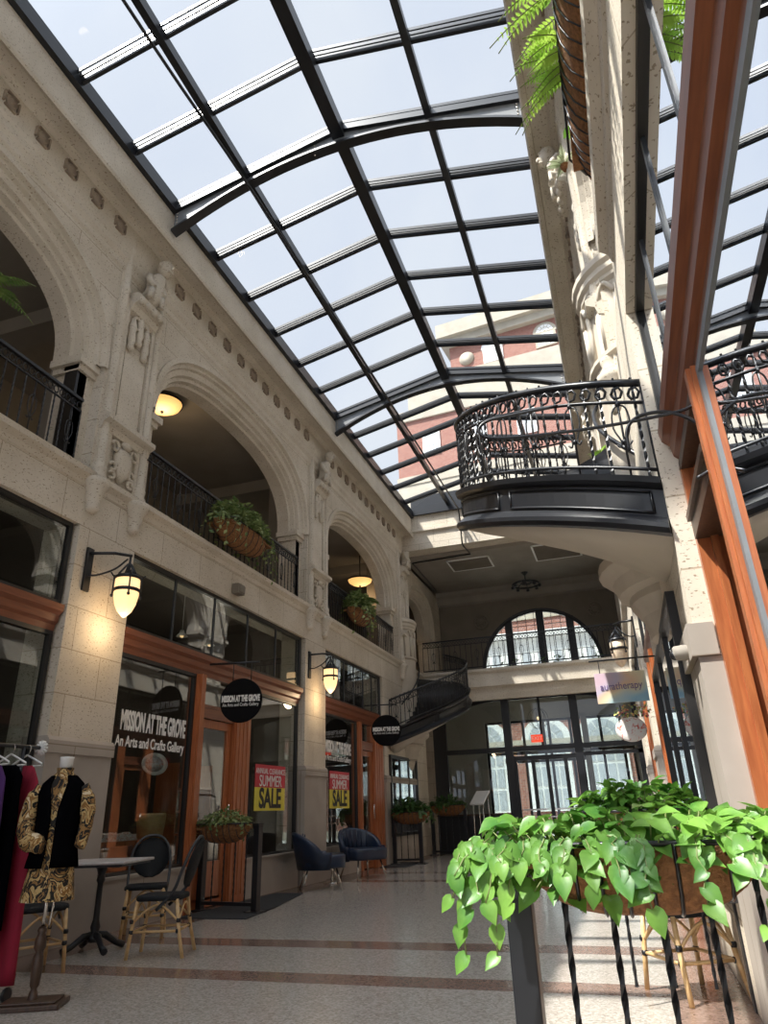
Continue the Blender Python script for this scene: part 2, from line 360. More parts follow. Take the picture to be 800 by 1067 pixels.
    pw.build('wall_'+side+'_partition', DARK, kind='structure')
build_side(TL, 'left'); build_side(TR, 'right')

# turrets under the spiral stairs, and corner pieces
def turret(T, cy, name):
    t = MB(T); cu = .36 if T is TL else .43                                     # centre sits behind the wall plane
    ring = lambda r, z: [(cu-r*sin(pi/2+(i-8)*pi/16*1.12)*1.0, cy+r*cos(pi/2+(i-8)*pi/16*1.12), z) for i in range(17)]
    prof = [(.30, 1.95), (.42, 2.1), (.47, 2.24), (.47, 2.30), (.54, 2.33), (.58, 2.5), (.66, 2.62), (.66, 2.68), (.74, 2.71), (.78, 2.82), (.88, 2.9), (.88, 2.98), (.62, 3.2), (.62, 4.9), (.66, 4.93), (.66, 4.97), (.60, 5.0), (.60, 5.72), (.63, 5.76), (.63, 5.80), (.66, 5.84), (.66, 5.90), (.69, 5.94), (.69, 6.0), (.66, 6.04), (.5, 6.12), (.1, 6.2)]
    t.rings([ring(r, z) for r, z in prof], closed=False, caps=False, smooth=False)
    for k in range(-4, 5):                                  # blind tracery: shafts and pointed cusps
        th = pi/2+k*pi/9
        px, py = cu-.615*sin(th), cy+.615*cos(th)
        t.tube([(px, py, 5.0), (px, py, 5.55)], .028, 6)
        for sg in (-1, 1):
            pts = []
            for q in range(7):
                a = th+sg*(pi/18)*q/6; z = 5.55+.16*sin(pi/2*q/6)
                pts.append((cu-.625*sin(a), cy+.625*cos(a), z))
            t.tube(pts, .026, 6)
    return t.build(name, SMOOTHS if T is TL else SMOOTHS, kind='structure')
turret(TL, 18.45, 'trim_7'); turret(TR, 6.15, 'trim_8')

# ------------------------------------------------------------------ carved piers
def carved_pier(T, cy, label):
    o = thing('pier_carving', label, 'stone carving', T(0, cy, 4.3), group='carved stone pier fronts')
    b = lambda: MB(T)
    for v in (-.37, .37):
        m = b(); 
        m.lathe([(.02, -.42), (.07, -.4), (.09, -.36), (.07, -.32), (.10, -.25), (.11, -.16), (.16, -.08), (.17, -.02), (.15, .0)], (-.02, cy+v, 4.74), 14)
        m.build('corbel', STONEP, o, world=True)
        m = b()
        m.lathe([(.10, 0), (.10, .06), (.075, .1), (.09, .14), (.09, .18), (.06, .22), (.06, 2.8), (.08, 2.83), (.05, 2.9), (.05, 3.42), (.07, 3.45), (.08, 3.5), (.06, 3.54), (.06, 3.72), (.02, 3.76)], (-.035, cy+v, 4.74), 10)
        m.build('colonnette', STONEP, o, world=True)
    m = b()
    for v in (-.27, .27): m.box(-.05, .01, cy+v-.03, cy+v+.03, 4.8, 7.5)
    m.box(-.045, .01, cy-.44, cy-.40, 4.8, 7.86); m.box(-.045, .01, cy+.40, cy+.44, 4.8, 7.86)
    m.box(-.03, .01, cy-.2, cy+.2, 5.68, 6.7); m.build('pilaster_strip', STONEP, o, world=True)
    m = b(); m.prism([(.0, 5.40), (-.06, 5.42), (-.08, 5.5), (-.16, 5.54), (-.16, 5.6), (-.05, 5.66), (0, 5.66)], 'y', cy-.45, cy+.45)
    m.build('shelf_moulding', STONEP, o, world=True)
    m = b()                                                  # shield in scrollwork
    ov = [(.0, .24), (.11, .2), (.15, .1), (.14, -.04), (.09, -.17), (0, -.25), (-.09, -.17), (-.14, -.04), (-.15, .1), (-.11, .2)]
    m.rings([[(-.02, cy+p[0], 5.1+p[1]) for p in ov], [(-.08, cy+p[0]*.9, 5.1+p[1]*.9) for p in ov], [(-.10, cy+p[0]*.55, 5.1+p[1]*.55) for p in ov]])
    for sg in (-1, 1):
        for zc, r in ((5.3, .06), (5.02, .05), (4.9, .045)):
            m.tube([(-.06, cy+sg*(.17+r*cos(t*.6)), zc+r*sin(t*.6)) for t in range(10)], .02, 6)
    m.ball((-.08, cy, 5.36), (.05, .09, .05), 8, 6); m.build('shield', STONEP, o, world=True)
    m = b()                                                  # hanging tracery cusps
    for v, z0 in ((-.14, 6.75), (0, 6.9), (.14, 6.75)):
        m.lathe([(.02, 0), (.055, .03), (.04, .1), (.06, .16), (.045, .3), (.06, .36), (.03, .5)], (-.04, cy+v, z0), 8)
    for v in (-.08, .08):
        m.tube([(-.05, cy+v+.07*cos(t*pi/6), 7.22+.09*sin(t*pi/6)) for t in range(13)], .022, 6)
    m.build('tracery', STONEP, o, world=True)
    m = b(); m.prism([(0, 7.3), (-.08, 7.34), (-.12, 7.42), (-.2, 7.46), (-.2, 7.56), (-.14, 7.6), (0, 7.6)], 'y', cy-.26, cy+.28)
    for k in range(4): m.ball((-.18, cy-.2+.13*k, 7.48), (.05, .06, .06), 8, 6)
    m.build('figure_ledge', STONEP, o, world=True)
    m = b()                                                  # crouching grotesque: body, arms and head in one mesh
    m.tube([(-.06, cy+.02, 7.58), (-.14, cy+.03, 7.7), (-.15, cy+.05, 7.85), (-.13, cy+.08, 8.02), (-.2, cy+.1, 8.14)], [.1, .13, .12, .13, .08], 10)
    m.ball((-.24, cy+.12, 8.28), (.11, .11, .14), 12, 10)
    m.ball((-.35, cy+.12, 8.27), (.035, .03, .04), 8, 6)
    m.box(-.355, -.30, cy+.075, cy+.165, 8.185, 8.205)
    for sg in (-1, 1):
        m.ball((-.33, cy+.12+sg*.045, 8.32), (.02, .025, .02), 8, 6); m.ball((-.24, cy+.12+sg*.115, 8.28), (.03, .02, .045), 6, 6)
        m.tube([(-.13, cy+.06+sg*.12, 8.05), (-.2, cy+.04+sg*.17, 7.9), (-.26, cy+sg*.08, 7.8)], [.05, .045, .035], 8)
        m.tube([(-.1, cy+sg*.1, 7.62), (-.26, cy+sg*.12, 7.72), (-.24, cy+sg*.13, 7.58)], [.06, .05, .04], 8)
    m.build('grotesque_figure', STONEP, o, world=True)
    return o
carved_pier(TL, PC[2], 'carved stone pier front nearest the camera on the left, with shield and crouching figure')
carved_pier(TL, PC[3], 'carved stone pier front with crouching figure between the two hanging baskets on the left')
carved_pier(TL, PC[4], 'farthest carved stone pier front on the left, above the round turret')
carved_pier(TR, PC[2], 'sunlit carved stone pier front above the right turret, beside the long coir basket')
carved_pier(TR, PC[3], 'carved stone pier front on the right wall beyond the staircase')

# ------------------------------------------------------------------ shopfronts
def frame_rect(m, u0, u1, y0, y1, z0, z1, t):
    m.box(u0, u1, y0, y0+t, z0, z1); m.box(u0, u1, y1-t, y1, z0, z1); m.box(u0, u1, y0+t, y1-t, z0, z0+t); m.box(u0, u1, y0+t, y1-t, z1-t, z1)
def pane(T, u, y0, y1, z0, z1, parent, m=None, name='glass_pane'):
    return MB(T).box(u, u+.008, y0, y1, z0, z1).build(name, m or GLASS, parent)
wn = [0]
def shopfront(T, y0, y1, lower, nm=5, glass=None, upm=None):
    """y0..y1 opening; lower = list of (kind, ya, yb)"""
    wn[0] += 1
    w = bpy.data.objects.new('window_%d' % wn[0], None); COL.objects.link(w); tag(w, kind='structure')
    f = MB(T); frame_rect(f, .06, .10 if T is TR else .16, y0, y1, 3.2, 4.15, .05)
    f.build('transom_frame', DARKF, w)
    for k in range(1, nm):
        y = y0+(y1-y0)*k/nm; MB(T).box(.075, .10, y-.018, y+.018, 3.2, 4.12).build('mullion', upm or STEEL, w)
    pane(T, .086, y0+.05, y1-.05, 3.22, 4.1, w, glass)
    r = MB(T); k_ = .035 if T is TR else .0; r.prism([(p+k_, z) for p, z in [(.2, 2.93), (.10, 2.93), (.09, 2.99), (.06, 3.02), (.05, 3.09), (.01, 3.13), (-.0, 3.2), (.2, 3.22)]], 'y', y0, y1)
    r.build('transom_rail', WOODY, w)
    for kind, a, b in lower:
        if kind == 'glass':
            f = MB(T); g_ = glass is GLASSR; frame_rect(f, .12 if g_ else .1, .15 if g_ else .16, a, b, .52, 2.93, .045); f.build('frame', WEB if g_ else DARKF, w); pane(T, .13, a+.04, b-.04, .55, 2.9, w, glass)
            MB(T).box(.05, .3, a, b, 0, .5).box(.03, .32, a, b, .5, .53).build('bulkhead', GRAN, w)
        elif kind == 'post':
            m = MB(T); m.box(.04, .2, a, b, 0, 2.93); m.box(.02, .06, a+.02, b-.02, 0, 2.93)
            if b-a > .3:
                for q in (.25, .5, .75): m.box(.01, .03, a+(b-a)*q-.015, a+(b-a)*q+.015, .1, 2.9)
            m.build('door_post', WOOD, w)
        elif kind == 'door':
            MB(T).box(.06, .16, a, b, 2.36, 2.5).box(.05, .17, a, b, 2.5, 2.54).build('door_head', WOODY, w)
            pane(T, .12, a, b, 2.54, 2.93, w)
            d = MB(T); frame_rect(d, .1, .15, a+.01, b-.01, .02, 2.35, .11); d.box(.1, .15, a+.1, b-.1, .1, .55)
            dd = d.build('shop_door', WOOD, w); MB(T).box(.12, .128, a+.1, b-.1, .55, 2.25).build('door_pane', GLASS, dd)
            MB(T).tube([(.04, b-.07, .95), (.04, b-.07, 1.25)], .012, 6).build('pull_handle', CHROME, dd)
    return w
w1 = shopfront(TL, .6, 5.66, [('glass', .6, 1.6), ('post', 1.6, 1.75), ('door', 1.75, 2.6), ('post', 2.6, 2.8), ('glass', 2.8, 5.66)])
w2 = shopfront(TL, 6.68, 11.7, [('glass', 6.68, 8.38), ('post', 8.38, 8.53), ('door', 8.53, 9.4), ('post', 9.4, 9.86), ('glass', 9.86, 11.7)])
w3 = shopfront(TL, 12.75, 16.28, [('glass', 12.75, 14.72), ('post', 14.72, 14.86), ('door', 14.86, 15.65), ('post', 15.65, 16.28)], 6)
shopfront(TL, -5.5, -.45, [('glass', -5.5, -.45)])
# near right shop with a recessed doorway
w5 = shopfront(TR, .58, 4.12, [('glass', .58, 3.02)], 5, GLASSR)
MB(TR).box(.10, .24, 3.02, 3.12, 0, 2.95).box(.08, .12, 3.04, 3.10, 0, 2.95).build('corner_post', WOOD, w5)
MB(TR).box(.11, .95, 4.06, 4.12, 0, 2.93).box(.18, .22, 4.03, 4.07, .1, 2.9).box(.3, .34, 4.03, 4.07, .1, 2.9).box(.5, .8, 4.04, 4.07, .4, 2.3).build('side_panel', WOOD, w5)
MB(TR).box(.11, 1.0, 3.1, 4.1, 2.9, 2.96).build('recess_soffit', WOODD, w5)
MB(TR).box(.1, .3, 3.14, 4.06, 2.45, 2.56).box(.08, .32, 3.14, 4.06, 2.56, 2.6).build('doorway_bar', WOODD, w5)
MB(TR).box(.9, .96, 3.05, 4.1, 0, 2.9).build('shop_door', WOODD, w5)
MB(TR).box(.2, .95, 3.06, 3.1, 0, 2.9).build('return_panel', WOOD, w5)
shopfront(TR, 8.35, 11.7, [('glass', 8.35, 9.6), ('post', 9.6, 9.8), ('door', 9.8, 10.6), ('post', 10.6, 10.8), ('glass', 10.8, 11.7)], 3)
shopfront(TR, 12.75, 17.78, [('glass', 12.75, 14.6), ('post', 14.6, 14.8), ('door', 14.8, 15.7), ('post', 15.7, 15.9), ('glass', 15.9, 17.78)])
shopfront(TR, -5.5, -.45, [('glass', -5.5, -.45)])
def wall_window(T, y0, y1, name):
    w = bpy.data.objects.new(name, None); COL.objects.link(w); tag(w, kind='structure')
    f = MB(T); frame_rect(f, -.06, .0, y0, y1, .55, 2.35, .07); 
    for q in (.33, .66): f.box(-.05, 0, y0+(y1-y0)*q-.03, y0+(y1-y0)*q+.03, .6, 2.3)
    f.build('frame', DARKF, w); MB(T).box(-.03, -.022, y0+.06, y1-.06, .6, 2.3).build('glass_pane', GLASSR, w); MB(T).box(-.016, -.01, y0+.03, y1-.03, .56, 2.34).build('dark_backing', DARK, w)  # dark sheet added behind the glass so the sunlit wall doesn't show through
wall_window(TL, 16.6, 18.9, 'window_9'); wall_window(TR, 4.74, 8.2, 'window_10')

# lettering on the left panes
def on_left(y, z, u=.122): return frameM((XL-u, y, z), (0, 1, 0), (0, 0, 1))
# text faces the hall (+x): right = -y would mirror it, so reading direction runs along +y seen from the hall
text('MISSION AT THE GROVE', .30, 'lettering', LETTER, w2, on_left(7.58, 2.16), sx=.40, bold=.012)
text('An Arts and Crafts Gallery', .17, 'lettering', LETTER, w2, on_left(7.55, 1.93), sx=.74, bold=.003)
text('MISSION AT THE GROVE', .30, 'lettering', LETTER, w3, on_left(13.7, 2.3), sx=.42, bold=.012)
text('An Arts and Crafts Gallery', .16, 'lettering', LETTER, w3, on_left(13.65, 2.1), sx=.85)

def sale_poster(y, z, w, label):
    o = thing('sale_poster', label, 'poster', (XL-.12, y, z), group='red and yellow sale posters')
    MB(TL).box(.12, .124, y-w/2, y+w/2, z, z+.34).build('red_panel', REDP, o, world=True)
    MB(TL).box(.12, .124, y-w/2, y+w/2, z-.34, z).build('yellow_panel', YELP, o, world=True)
    text('SALE', .40, 'lettering', BLKP, o, on_left(y, z-.17, .116), sx=.9, bold=.012)
    text('ANNUAL CLEARANCE', .12, 'lettering', LETTER, o, on_left(y, z+.24, .116), sx=.85)
    text('SUMMER', .24, 'lettering', LETTER, o, on_left(y, z+.09, .116), sx=.85)
sale_poster(10.75, 1.50, 1.05, 'red and yellow sale poster in the shop window behind the near blue armchair')
sale_poster(13.75, 1.52, 1.05, 'red and yellow sale poster in the farther shop window, behind the second blue armchair')

# round hanging shop signs
def round_sign(x, y, z, r, label, rz=0):
    o = thing('hanging_sign', label, 'sign', (x, y, z), rz, group='round black shop signs')
    MB().lathe([(r*.97, -.02), (r, -.01), (r, .01), (r*.97, .02)], (0, 0, 0), 40, 'y', smooth=False).build('sign_disc', SIGNB, o)
    for dx in (-.13, .13): MB().tube([(dx, 0, r*.9), (dx, 0, r+.22)], .007, 6).build('hanging_rod', BLACK, o)
    MB().tube([(-.48, 0, r+.22), (.24, 0, r+.22)], .016, 6).build('sign_arm', BLACK, o)
    t = text('MISSION AT THE GROVE', .115, 'lettering', LETTER, None, frameM((0, -.024, .02), (1, 0, 0), (0, 0, 1)), sx=.44*r/.31, bold=.006); t.parent = o
    t = text('An Arts and Crafts Gallery', .062, 'lettering', LETTER, None, frameM((0, -.024, -.06), (1, 0, 0), (0, 0, 1)), sx=.78*r/.31); t.parent = o
    return o
round_sign(-4.93, 8.64, 2.56, .30, 'round black shop sign hanging over the nearer shop doorway on the left', RD(12))
round_sign(-4.93, 15.05, 2.74, .33, 'round black shop sign hanging at the foot of the left spiral staircase', RD(12))

# ------------------------------------------------------------------ end of the hall
e = MB()
e.prism([(Y1, 8.1), (Y1, 8.62), (Y1-.07, 8.66), (Y1-.07, 8.74), (Y1+.02, 8.78), (Y1+.02, 9.3), (Y1+.6, 9.3), (Y1+.6, 8.1)], 'x', XL-.1, XR+.1)
e.build('trim_9', STONE, kind='structure')
MB().box(XL-.4, XR+.4, Y1+.5, YE+.1, 8.0, 8.1).build('ceiling', PLASTG, kind='structure')
cv = MB(); cv.prism([(YE, 7.55), (YE-.12, 7.6), (YE-.2, 7.8), (YE-.32, 7.86), (YE-.32, 8.0), (YE, 8.0)], 'x', XL, XR)
cv.build('trim_10', PLASTG, kind='structure')
fa = MB(); fa.prism([(20.0, 4.28), (19.93, 4.30), (19.93, 4.66), (19.86, 4.72), (19.86, 4.79), (22.8, 4.79), (22.8, 4.3), (20.3, 4.3), (20.3, 3.95), (20.12, 3.95), (20.06, 4.1), (20.06, 4.28)], 'x', XL, XR)
fa.build('trim_11', STONEP, kind='structure')
# end wall with the lunette
LC, LR_, LZ = -2.1, 1.92, 5.22
we = MB(); seg = 32
for i in range(seg):
    a, b = pi-pi*i/seg, pi-pi*(i+1)/seg; p, q = (LC+LR_*cos(a), LZ+LR_*sin(a)), (LC+LR_*cos(b), LZ+LR_*sin(b))
    we.prism([p, q, (q[0], 8.05), (p[0], 8.05)], 'y', YE, YE+.35)
we.box(XL-3.4, LC-LR_, YE, YE+.35, 4.3, 8.05).box(LC+LR_, XR+3.4, YE, YE+.35, 4.3, 8.05).box(LC-LR_, LC+LR_, YE, YE+.35, 4.3, LZ)
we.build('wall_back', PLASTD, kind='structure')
wl = bpy.data.objects.new('window_11', None); COL.objects.link(wl); tag(wl, kind='structure')
f = MB()
rr = [[(LC+r*cos(pi*i/32), y, LZ+r*sin(pi*i/32)) for i in range(33)] for r, y in ((LR_+.02, YE-.03), (LR_-.09, YE-.03), (LR_-.09, YE+.12), (LR_+.02, YE+.12))]
f.rings(rr+[rr[0]], closed=False, caps=False)
for x in (-3.05, -2.0, -1.05):
    hh = math.sqrt(LR_**2-(x-LC)**2); f.box(x-.12, x+.12, YE-.02, YE+.1, LZ, LZ+hh-.03)
f.box(LC-LR_, LC+LR_, YE-.03, YE+.1, LZ-.02, LZ+.08); f.build('frame', BLACK, wl)
f = MB()
for i in range(14):
    x = LC-LR_+.15+i*.28; hh = math.sqrt(max(LR_**2-(x-LC)**2, .01)); f.box(x-.008, x+.008, YE+.05, YE+.07, LZ, LZ+hh)
for z in (.5, 1.0, 1.4): hh = math.sqrt(LR_**2-z*z); f.box(LC-hh, LC+hh, YE+.05, YE+.07, LZ+z-.008, LZ+z+.008)
f.build('glazing_bars', STEEL, wl)
MB().prism([(LC+(LR_-.05)*cos(pi*i/24), LZ+(LR_-.05)*sin(pi*i/24)) for i in range(25)], 'y', YE+.08, YE+.086).build('glass_pane', GLASS, wl)
for x, lb in ((-3.95, 'round carved wall rosette left of the half-round window'), (-.22, 'round carved wall rosette right of the half-round window')):
    m = MB(); m.lathe([(.27, 0), (.27, -.05), (.22, -.06), (.2, -.03), (.12, -.03), (.1, -.07), (.0, -.08)], (x, YE, 6.9), 20, 'y', smooth=False)
    for k in range(8): m.ball((x+.15*cos(k*pi/4), YE-.05, 6.9+.15*sin(k*pi/4)), .035, 6, 5)
    tag(m.build('wall_rosette', PLASTD), lb, 'rosette', 'wall rosettes')
# ceiling grilles
for x0, x1, y0, y1, lb in ((-4.25, -2.95, 19.3, 20.35, 'square ceiling grille nearer the left wall'), (-1.67, -.3, 19.0, 20.4, 'square ceiling grille nearer the right wall')):
    o = thing('ceiling_grille', lb, 'vent', ((x0+x1)/2, (y0+y1)/2, 7.98), group='ceiling grilles')
    f = MB(); f.box(x0, x1, y0, y0+.05, 7.97, 8.0).box(x0, x1, y1-.05, y1, 7.97, 8.0).box(x0, x0+.05, y0, y1, 7.97, 8.0).box(x1-.05, x1, y0, y1, 7.97, 8.0); f.build('grille_frame', WHITE, o, world=True)
    s_ = MB(); n = 18
    for k in range(n): yy = y0+.07+(y1-y0-.14)*k/(n-1); s_.box(x0+.05, x1-.05, yy-.012, yy+.012, 7.975, 7.99)
    s_.build('grille_slats', PLASTD, o, world=True)
# chandelier on the end ceiling
o = thing('chandelier', 'dark ring chandelier close under the end ceiling', 'chandelier', (-2.17, 21.4, 7.6))
MB().tube([(0, 0, .4), (0, 0, .05)], .02, 6).lathe([(.1, .38), (.12, .4), (.02, .3)], (0, 0, 0), 12).build('ceiling_rod', BLACK, o)
MB().tube([(.42*cos(t*pi/12), .42*sin(t*pi/12), 0) for t in range(25)], .03, 6).tube([(.2*cos(t*pi/12), .2*sin(t*pi/12), .06) for t in range(25)], .02, 6).build('ring', BLACK, o)
for k in range(8):
    a = k*pi/4; MB().tube([(0, 0, .12), (.22*cos(a), .22*sin(a), .1), (.42*cos(a), .42*sin(a), 0)], .014, 5).build('arm', BLACK, o)
    MB().lathe([(.02, -.02), (.06, -.05), (.05, -.11), (.01, -.12)], (.42*cos(a), .42*sin(a), 0), 8).build('lamp_cup', STEEL, o)
# partition screen with vestibule behind
ps = bpy.data.objects.new('window_12', None); COL.objects.link(ps); tag(ps, kind='structure')
f = MB(); YP = 20.8
ar = [(-5.0+5.45*i/20, 3.72+.32*(1-((i-10)/10)**2)) for i in range(21)]
for i in range(20): f.prism([ar[i], ar[i+1], (ar[i+1][0], 4.25), (ar[i][0], 4.25)], 'y', YP-.05, YP+.02)
f.box(-5.35, -4.95, YP, YP+.12, 0, 4.3); f.box(.35, .52, YP, YP+.12, 0, 4.3); f.box(-5, .5, YP, YP+.12, 3.98, 4.3); f.box(-5, .5, YP-.02, YP+.12, 2.55, 2.68)
for x in (-3.14, -1.2): f.box(x-.11, x+.11, YP-.03, YP+.14, 0, 4.1)
f.box(-5, -3.2, YP, YP+.12, 0, .3); f.box(-1.2, .5, YP, YP+.12, 0, .3); f.box(-1.2, .5, YP, YP+.1, 2.35, 2.45); f.box(-3.2, -1.2, YP, YP+.1, 2.3, 2.42)
f.box(-2.2, -2.13, YP, YP+.1, 2.68, 4.0)
for x in (-3.0, -2.5, -2.1, -1.6): f.box(x-.05, x+.05, YP+.02, YP+.09, 0, 2.3)
f.build('frame', BLACK, ps)
MB().box(-4.95, .4, YP+.05, YP+.058, .3, 4.0).build('glass_pane', GLASS, ps)
MB().box(-2.9, -2.25, YP-.03, YP-.01, 1.0, 1.04).box(-2.05, -1.5, YP-.03, YP-.01, 1.0, 1.04).box(-2.9, -1.5, YP-.03, YP-.01, .82, .85).build('push_bars', CHROME, ps)
MB().box(-5.4, -4.15, 22.8, 23.1, 0, 4.3).box(0.3, 2, 22.8, 23.1, 0, 4.3).box(-4.15, .3, 22.8, 23.1, 3.62, 4.3).box(-1.15, -.98, 22.8, 23.1, 0, 3.7).build('wall_entrance', PLAST, kind='structure')
en = bpy.data.objects.new('door_1', None); COL.objects.link(en); tag(en, kind='structure')
f = MB(); YD = 22.9
for x in (-4.12, -3.45, -2.95, -2.32, -2.15, -1.5, -1.05, -.6, .0, .27): f.box(x-.04, x+.04, YD, YD+.08, 0, 3.62)
f.box(-4.12, .3, YD, YD+.1, 2.6, 2.85).box(-4.12, .3, YD, YD+.1, 3.55, 3.65).box(-4.12, .3, YD, YD+.1, 0, .25).box(-3.6, -1.05, YD, YD+.1, 2.35, 2.5)
f.build('frame', BLACK, en); MB().box(-4.1, .28, YD+.04, YD+.048, .1, 3.6).build('glass_pane', GLASS, en)
o = thing('exit_sign', 'small red lit exit sign over the entrance doors', 'sign', (-2.3, 20.68, 2.86))
MB().box(-.16, .16, -.03, .03, -.1, .1).build('sign_box', EXITM, o)
t = text('EXIT', .15, 'lettering', LETTER, None, frameM((0, -.034, 0), (1, 0, 0), (0, 0, 1))); t.parent = o
# wire chandelier in the vestibule
o = thing('wire_pendant', 'fine wire sphere pendant lamp inside the entrance vestibule', 'lamp', (-2.35, 22.0, 3.55))
for k in range(4):
    a = k*pi/4; MB().tube([(.3*cos(t*pi/12)*cos(a), .3*cos(t*pi/12)*sin(a), .3*sin(t*pi/12)) for t in range(25)], .008, 5).build('wire_hoop', STEEL, o)
MB().tube([(0, 0, .3), (0, 0, .73)], .008, 5).build('hanging_wire', STEEL, o); MB().ball((0, 0, 0), .05, 8, 6).build('bulb', GLOW, o)

# ------------------------------------------------------------------ skylight
SX0, SX1, SXC, SZ, SR = -4.97, .12, -2.42, 9.28, .55
def sz(x): return SZ+SR*(1-abs(x-SXC)/(SX1-SXC))
sky = thing('skylight', 'long ridged glass skylight with black steel bars over the hall', 'skylight', (SXC, 6, SZ))
m = MB()
for x in (SX0, SX1): m.box(x-.05, x+.05, Y0, Y1, SZ-.16, SZ+.06)
m.box(SX0, SX1, Y1-.08, Y1, SZ-.1, SZ+.5); m.build('edge_beam', BLACK, sky, world=True)
m = MB(); m.box(SXC-.085, SXC+.085, Y0, Y1, sz(SXC)-.26, sz(SXC)-.04); m.build('ridge_beam', BLACK, sky, world=True)
for x in (-3.83, -1.15):
    m = MB(); m.box(x-.045, x+.045, Y0, Y1, sz(x)-.17, sz(x)-.02); m.build('long_rafter', BLACK, sky, world=True)
yb = [-5.1+1.02*k for k in range(0, 23)]
for y in yb:
    if y > Y1-.3: continue
    for (dy, w_, hh) in ((-.05, .022, .07), (.03, .022, .07)):
        pass
    m = MB()
    for (xa, xb) in ((SX0, SXC), (SXC, SX1)):
        for dy, wd, dp in ((-.065, .018, .05), (-.015, .018, .05), (.025, .045, .10)):
            m.prism([(xa, sz(xa)-dp), (xb, sz(xb)-dp), (xb, sz(xb)+.0), (xa, sz(xa)+.0)], 'y', y+dy, y+dy+wd)
    m.build('glazing_bar', BLACK, sky, world=True)
m = MB()
for (xa, xb) in ((SX0, SXC), (SXC, SX1)): m.prism([(xa, sz(xa)+.01), (xb, sz(xb)+.01), (xb, sz(xb)+.018), (xa, sz(xa)+.018)], 'y', Y0, Y1)
m.build('glass_panes', GLASSS, sky, world=True)
for yt, lb in ((0.0, 'arched steel roof truss nearest the camera, overhead'), (6.13, 'arched steel roof truss crossing the skylight nearer the camera'), (12.26, 'arched steel roof truss at the far end, above the right spiral staircase')):
    if yt < 1: continue
    o = thing('roof_truss', lb, 'truss', (SXC, yt, SZ-.2), group='arched steel roof trusses')
    n = 24; top = []; bot = []
    for i in range(n+1):
        x = SX0+.0+(SX1-SX0)*i/n; q = (x-SXC)/((SX1-SX0)/2); top.append((x, sz(x)-.03)); bot.append((x, SZ-.52+.68*(1-q*q)))
    for i in range(n+1): bot[i] = (bot[i][0], min(bot[i][1], top[i][1]-.06))
    m = MB()
    for i in range(n): m.prism([top[i], top[i+1], bot[i+1], bot[i]], 'y', yt-.015, yt+.015)
    m.build('web_plate', WEB, o, world=True)
    for nm, ln, dz in (('top_flange', [(a, b-.06) for a, b in top], .05), ('bottom_flange', bot, 0)):
        m = MB()
        for i in range(n): a, b = ln[i], ln[i+1]; m.prism([(a[0], a[1]-.02-dz), (b[0], b[1]-.02-dz), (b[0], b[1]+.02+dz), (a[0], a[1]+.02+dz)], 'y', yt-.07, yt+.07)
        m.build(nm, BLACK, o, world=True)
    m = MB()
    for x in (SX0+.05, SXC-.35, SX1-.15):
        for k in range(5): m.ball((x, yt-.02, sz(x)-.13-.06*k), .014, 6, 4)
    m.build('rivets', CHROME, o, world=True)
tag(MB().tube(interp([(-3.95, -3, 9.2), (-3.86, 3.47, 9.16), (-3.75, 5.9, 9.13), (-3.66, 9.4, 9.13), (-3.55, 16, 9.15), (-3.5, 18.1, 9.1)], 6)+[Vector((-3.5, 18.2, 8.72)), Vector((-3.5, 18.22, 8.1)), Vector((-3.5, 18.4, 8.05)), Vector((-3.4, 18.9, 7.97)), Vector((-5.2, 18.95, 7.95)), Vector((-5.25, 22, 7.95))], .022, 6).build('conduit', BLACK),
    'thin black conduit running along the underside of the skylight and down its end wall', 'conduit')

# ------------------------------------------------------------------ iron railings
BAL = None
def twisted(h, r=.011, n=10):
    m = MB(); rs = []
    for k in range(n*2+1):
        z = h*k/(n*2); a = k*pi/4; rs.append([(r*cos(a+j*pi/2), r*sin(a+j*pi/2), z) for j in range(4)])
    return m.rings(rs, smooth=False)
def scroll(h, r=.008):
    m = MB(); m.tube([(0, 0, 0), (0, 0, h)], r, 5)
    for sg in (-1, 1):
        m.tube(interp([(sg*.0, 0, h*.72), (sg*.045, 0, h*.66), (sg*.055, 0, h*.5), (sg*.02, 0, h*.36), (sg*.03, 0, h*.3), (sg*.05, 0, h*.33)], 3), r*.8, 5)
    m.ball((0, 0, h*.72), .02, 6, 4); m.ball((0, 0, h*.34), .02, 6, 4); return m
SRCB = {}
def baluster(kind, h, parent, loc, rz):
    key = (kind, round(h, 3))
    if key not in SRCB:
        m = (twisted(h, .011) if kind == 't' else scroll(h)); me = bpy.data.meshes.new('baluster')
        me.from_pydata(m.v, [], m.f); me.polygons.foreach_set('use_smooth', m.sm); me.materials.append(BLACK); SRCB[key] = me
    o = bpy.data.objects.new('baluster', SRCB[key]); COL.objects.link(o); o.parent = parent; o.location = loc; o.rotation_euler.z = rz; return o
def railing(p0, p1, z, label, h=.92, step=.135, group='iron gallery railings', orn=True):
    p0, p1 = Vector((*p0, z)), Vector((*p1, z)); L = (p1-p0).length; a = math.atan2(p1.y-p0.y, p1.x-p0.x)
    o = thing('gallery_railing', label, 'railing', tuple(p0), a, group=group)
    MB().box(0, L, -.025, .025, h-.02, h+.02).box(0, L, -.012, .012, h-.16, h-.14).build('handrail', BLACK, o, bevel=.006)
    MB().box(0, L, -.015, .015, .06, .09).build('bottom_rail', BLACK, o)
    if orn:
        m = MB(); n = int(L/.09)
        for k in range(n):
            x = (k+.5)*L/n; m.tube([(x+.035*cos(t*pi/4), 0, h-.08+.045*sin(t*pi/4)) for t in range(9)], .009, 4)
        m.build('ornamental_band', BLACK, o)
    n = int(L/step)
    for k in range(n+1): baluster('s' if k % 4 == 2 else 't', round(h-.2, 3), o, (k*L/n, 0, .07), 0)
    return o
railing((XL-.12, .7), (XL-.12, 5.55), 4.79, 'black iron gallery railing in the nearest arch at upper left')
